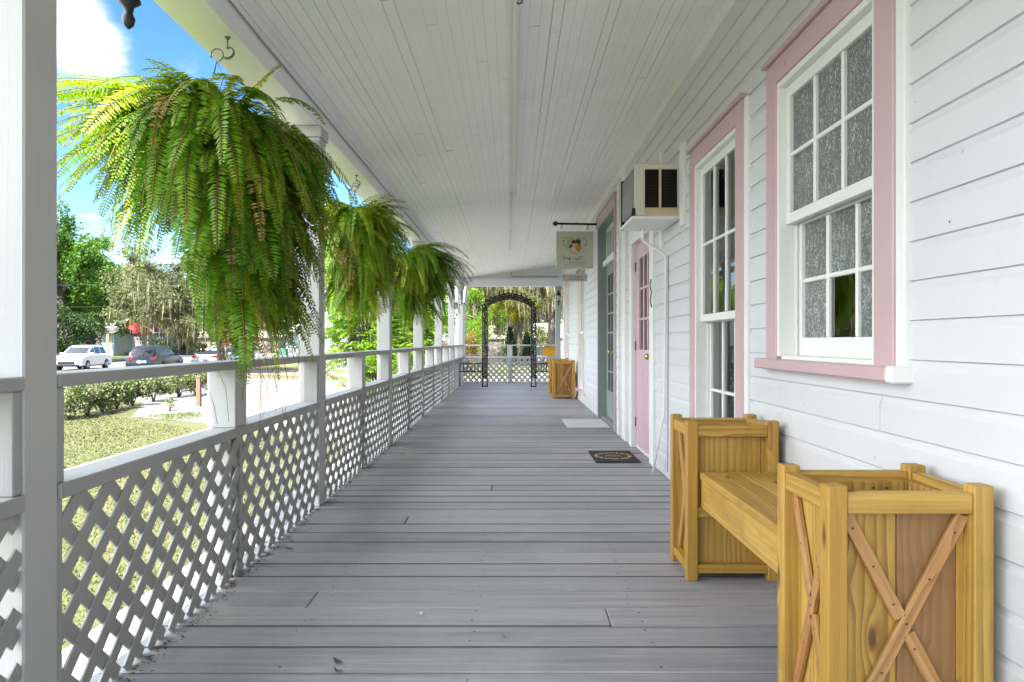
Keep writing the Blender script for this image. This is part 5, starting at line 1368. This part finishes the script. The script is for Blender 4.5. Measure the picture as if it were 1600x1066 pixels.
# picket fence and white shed with a pink sign
t = thing('picket_fence', 'white picket fence beyond the feathery trees', 'fence', (hx(545, 44), 44, GZ))
for k in range(26):
    if k % 13 == 0: 
        m = MB(); m.box(-1.7 + k * .13 - .05, -1.7 + k * .13 + .05, .03, .13, 0, 1.3); m.build('fence_post', M['white_flat'], t)
m = MB()
for k in range(26): m.box(-1.7 + k * .13 - .035, -1.7 + k * .13 + .035, -.02, 0, .06, 1.2 + .05 * (k % 2), .004)
m.build('pickets', M['white_flat'], t)
m = MB(); m.box(-1.75, 1.65, .0, .03, .3, .4); m.box(-1.75, 1.65, 0, .03, .9, 1.0); m.build('rail', M['white_flat'], t)
sy = 40; t = thing('shed', 'white shed with a small dark window seen between the far posts', 'shed', (hx(702, sy), sy, GZ))
m = MB(); m.box(-1.2, .74, 0, 3, 0, 4.2, .02); m.build('wall', M['white_flat'], t)
m = MB(); m.prism([(-.3, 4.2), (3.3, 4.2), (1.5, 5.4)], 0, -1.35, .9); m.build('roof', plain('shed_roof', (.3, .3, .3), .7), t)
m = MB(); m.box(-.28, .22, -.05, -.004, 2.08, 3.1, .005); w = m.build('window', M['white_flat'], t)
m = MB()
for i in range(2):
    for j in range(4): m.box(-.23 + i * .23, -.03 + i * .23, -.056, -.051, 2.14 + j * .235, 2.32 + j * .235, .001)
m.build('pane', M['car_glass'], w)
t = thing('yard_sign', 'pink sign with white markings below the shed window', 'sign', (hx(696, 39), 39, GZ))
m = MB(); m.box(-.20, .20, -.012, .012, 1.40, 1.98, .004); m.build('panel', plain('pink_sign', (.62, .16, .24), .6), t)
m = MB(); m.box(-.15, .15, -.016, -.0125, 1.86, 1.90, .001); m.box(-.13, .05, -.016, -.0125, 1.66, 1.80, .001); m.box(.02, .14, -.016, -.0125, 1.52, 1.70, .001); m.box(-.14, -.02, -.016, -.0125, 1.46, 1.60, .001); m.build('marking', M['white_flat'], t)
m = MB(); m.box(-.20, .20, -.012, .012, 1.28, 1.36, .003); m.build('strip', M['white_flat'], t)
m = MB(); m.tube([(-.17, .0, -.05), (-.17, 0, 1.28)], .02, 6); m.tube([(.17, 0, -.05), (.17, 0, 1.28)], .02, 6); m.build('stand', M['iron'], t)

# beyond the far end ---------------------------------------------------
G2 = 'mossy oaks beyond the far end of the porch'
tree('oak_tree', 'mossy oak behind the left half of the black arch', 'tree', (hx(758, 62), 62), 11.5, 5.0, M['leaf_oak_light'], 24000, .17, .26, 34, .26, G2, 1500, .22, (0, 0), .42, .85, .6)
tree('oak_tree', 'mossy oak whose moss hangs down inside the black arch', 'tree', (hx(806, 66), 66), 11.0, 4.6, M['leaf_oak_light'], 20000, .17, .30, 32, .26, G2, 1900, .22, (0, 0), .42, .85, .6)
tree('oak_tree', 'leaning oak with a thick bare limb right of the black arch', 'tree', (hx(868, 52), 52), 9.5, 3.8, M['leaf_oak_light'], 15000, .16, .36, 24, .26, G2, 500, .34, (-1.6, 0), .42, .85, .6)
tree('yellow_tree', 'sunlit yellow green tree seen inside the black arch', 'tree', (hx(812, 54), 54), 6.6, 1.9, M['leaf_yellow'], 7000, .16, .44, 12, .34, None)
tree('yellow_tree', 'yellow green tree at the left behind the black arch', 'tree', (hx(740, 57), 57), 6.8, 2.2, M['leaf_lime'], 6000, .17, .36, 12, .34, None)
tree('yellow_tree', 'light green tree behind the lantern post', 'tree', (hx(862, 60), 60), 9.0, 2.4, M['leaf_lime'], 7000, .18, .4, 12, .34, None)
tree('backdrop_tree', 'large hazy tree filling the view behind the arbor at the left', 'tree', (hx(745, 100), 100), 17, 8, M['leaf_oak_light'], 24000, .42, .02, 36, .3, 'far trees behind the oaks')
tree('backdrop_tree', 'large hazy tree filling the view behind the arbor at the right', 'tree', (hx(835, 104), 104), 18, 9, M['leaf_oak_light'], 24000, .42, .02, 36, .3, 'far trees behind the oaks')
shrub('red_flower_shrub', 'orange red flowering shrub at the left of the black arch', 'shrub', (hx(731, 48), 48), 2.3, .8, M['leaf_orange'], 2600, .12, None, 8)
shrub('yellow_shrub', 'yellow green shrub behind the left leg of the arch', 'shrub', (hx(746, 52), 52), 3.2, 1.0, M['leaf_lime'], 2600, .13, None, 8)
shrub('oak_thicket', 'grey green thicket hiding most of the white cottage', 'shrub', (hx(849, 60), 60), 3.4, 1.3, M['leaf_oak_light'], 3200, .16, None, 9)
def cypress(px, y, H, W, label):
    t = thing('cypress', label, 'shrub', (hx(px, y), y, GZ), 0, 'dark cypress shrubs')
    n = 2600; z = nrg.random(n) ** .8; r_ = W * (1 - z) ** .6 * np.sqrt(nrg.random(n)) * 1.05 + .05; a = nrg.uniform(0, 6.283, n)
    C = np.stack([r_ * np.cos(a), r_ * np.sin(a), .1 + z * H], 1); leaves('foliage', C, .16, M['leaf_dark'], t, nrg.normal(.4, .2, n), .4, 0.)
    m = MB(); m.tube([(0, 0, -.1), (0, 0, H * .7)], [.08, .03], 6); m.build('trunk', M['bark'], t)
cypress(797, 56, 3.0, .62, 'dark pointed cypress shrub inside the black arch'); cypress(823, 58, 2.6, .60, 'second dark cypress shrub beside the right leg of the arch')
t = thing('low_wall', 'pale low wall with a dark roof edge beyond the lawn', 'wall', (hx(752, 72), 72, GZ))
m = MB(); m.box(-3.0, 2.4, 0, .4, 0, 2.05, .02); m.build('wall_face', M['cream'], t); m = MB(); m.box(-.2, 2.5, -.15, .5, 2.05, 2.2, .01); m.build('coping', plain('dark_coping', (.05, .05, .05), .7), t)
t = thing('cottage', 'white cottage with a sloping roof at the far right end', 'cottage', (hx(858, 78), 78, GZ))
m = MB(); m.box(-1.6, 4, 0, 5, 0, 2.3, .02); m.build('wall', M['white_flat'], t); m = MB(); m.prism([(-.3, 2.3), (5.3, 2.3), (2.5, 4.0)], 0, -1.75, 4.2); m.build('roof', plain('lilac_roof', (.45, .45, .5), .6), t)
m = MB(); m.box(-.2, .5, -.05, -.004, 1.3, 2.0); m.build('window', M['car_glass'], t)
t = thing('rail_fence', 'white picket fence in front of the white cottage', 'fence', (hx(856, 66), 66, GZ))
m = MB()
for k in range(20): m.box(-1.2 + k * .16 - .045, -1.2 + k * .16 + .045, -.02, 0, .05, 1.35, .004)
m.box(-1.3, 2.0, 0, .03, .4, .5); m.box(-1.3, 2.0, 0, .03, 1.0, 1.1); m.build('pickets', M['white_flat'], t)
m = MB(); m.box(-1.35, -1.25, -.03, .07, 0, 1.5); m.build('fence_post', M['white_flat'], t)
for k, (px, w) in enumerate(((770, 5.0), (815, 3.4))):
    shrub('clipped_hedge', ['low dark hedge beyond the lawn at the left of the arch', 'low dark hedge beyond the lawn under the cypress shrubs'][k], 'hedge', (hx(px, 84), 84), 1.25, w * .6, M['leaf_dark'], 3000, .2, None, 12)
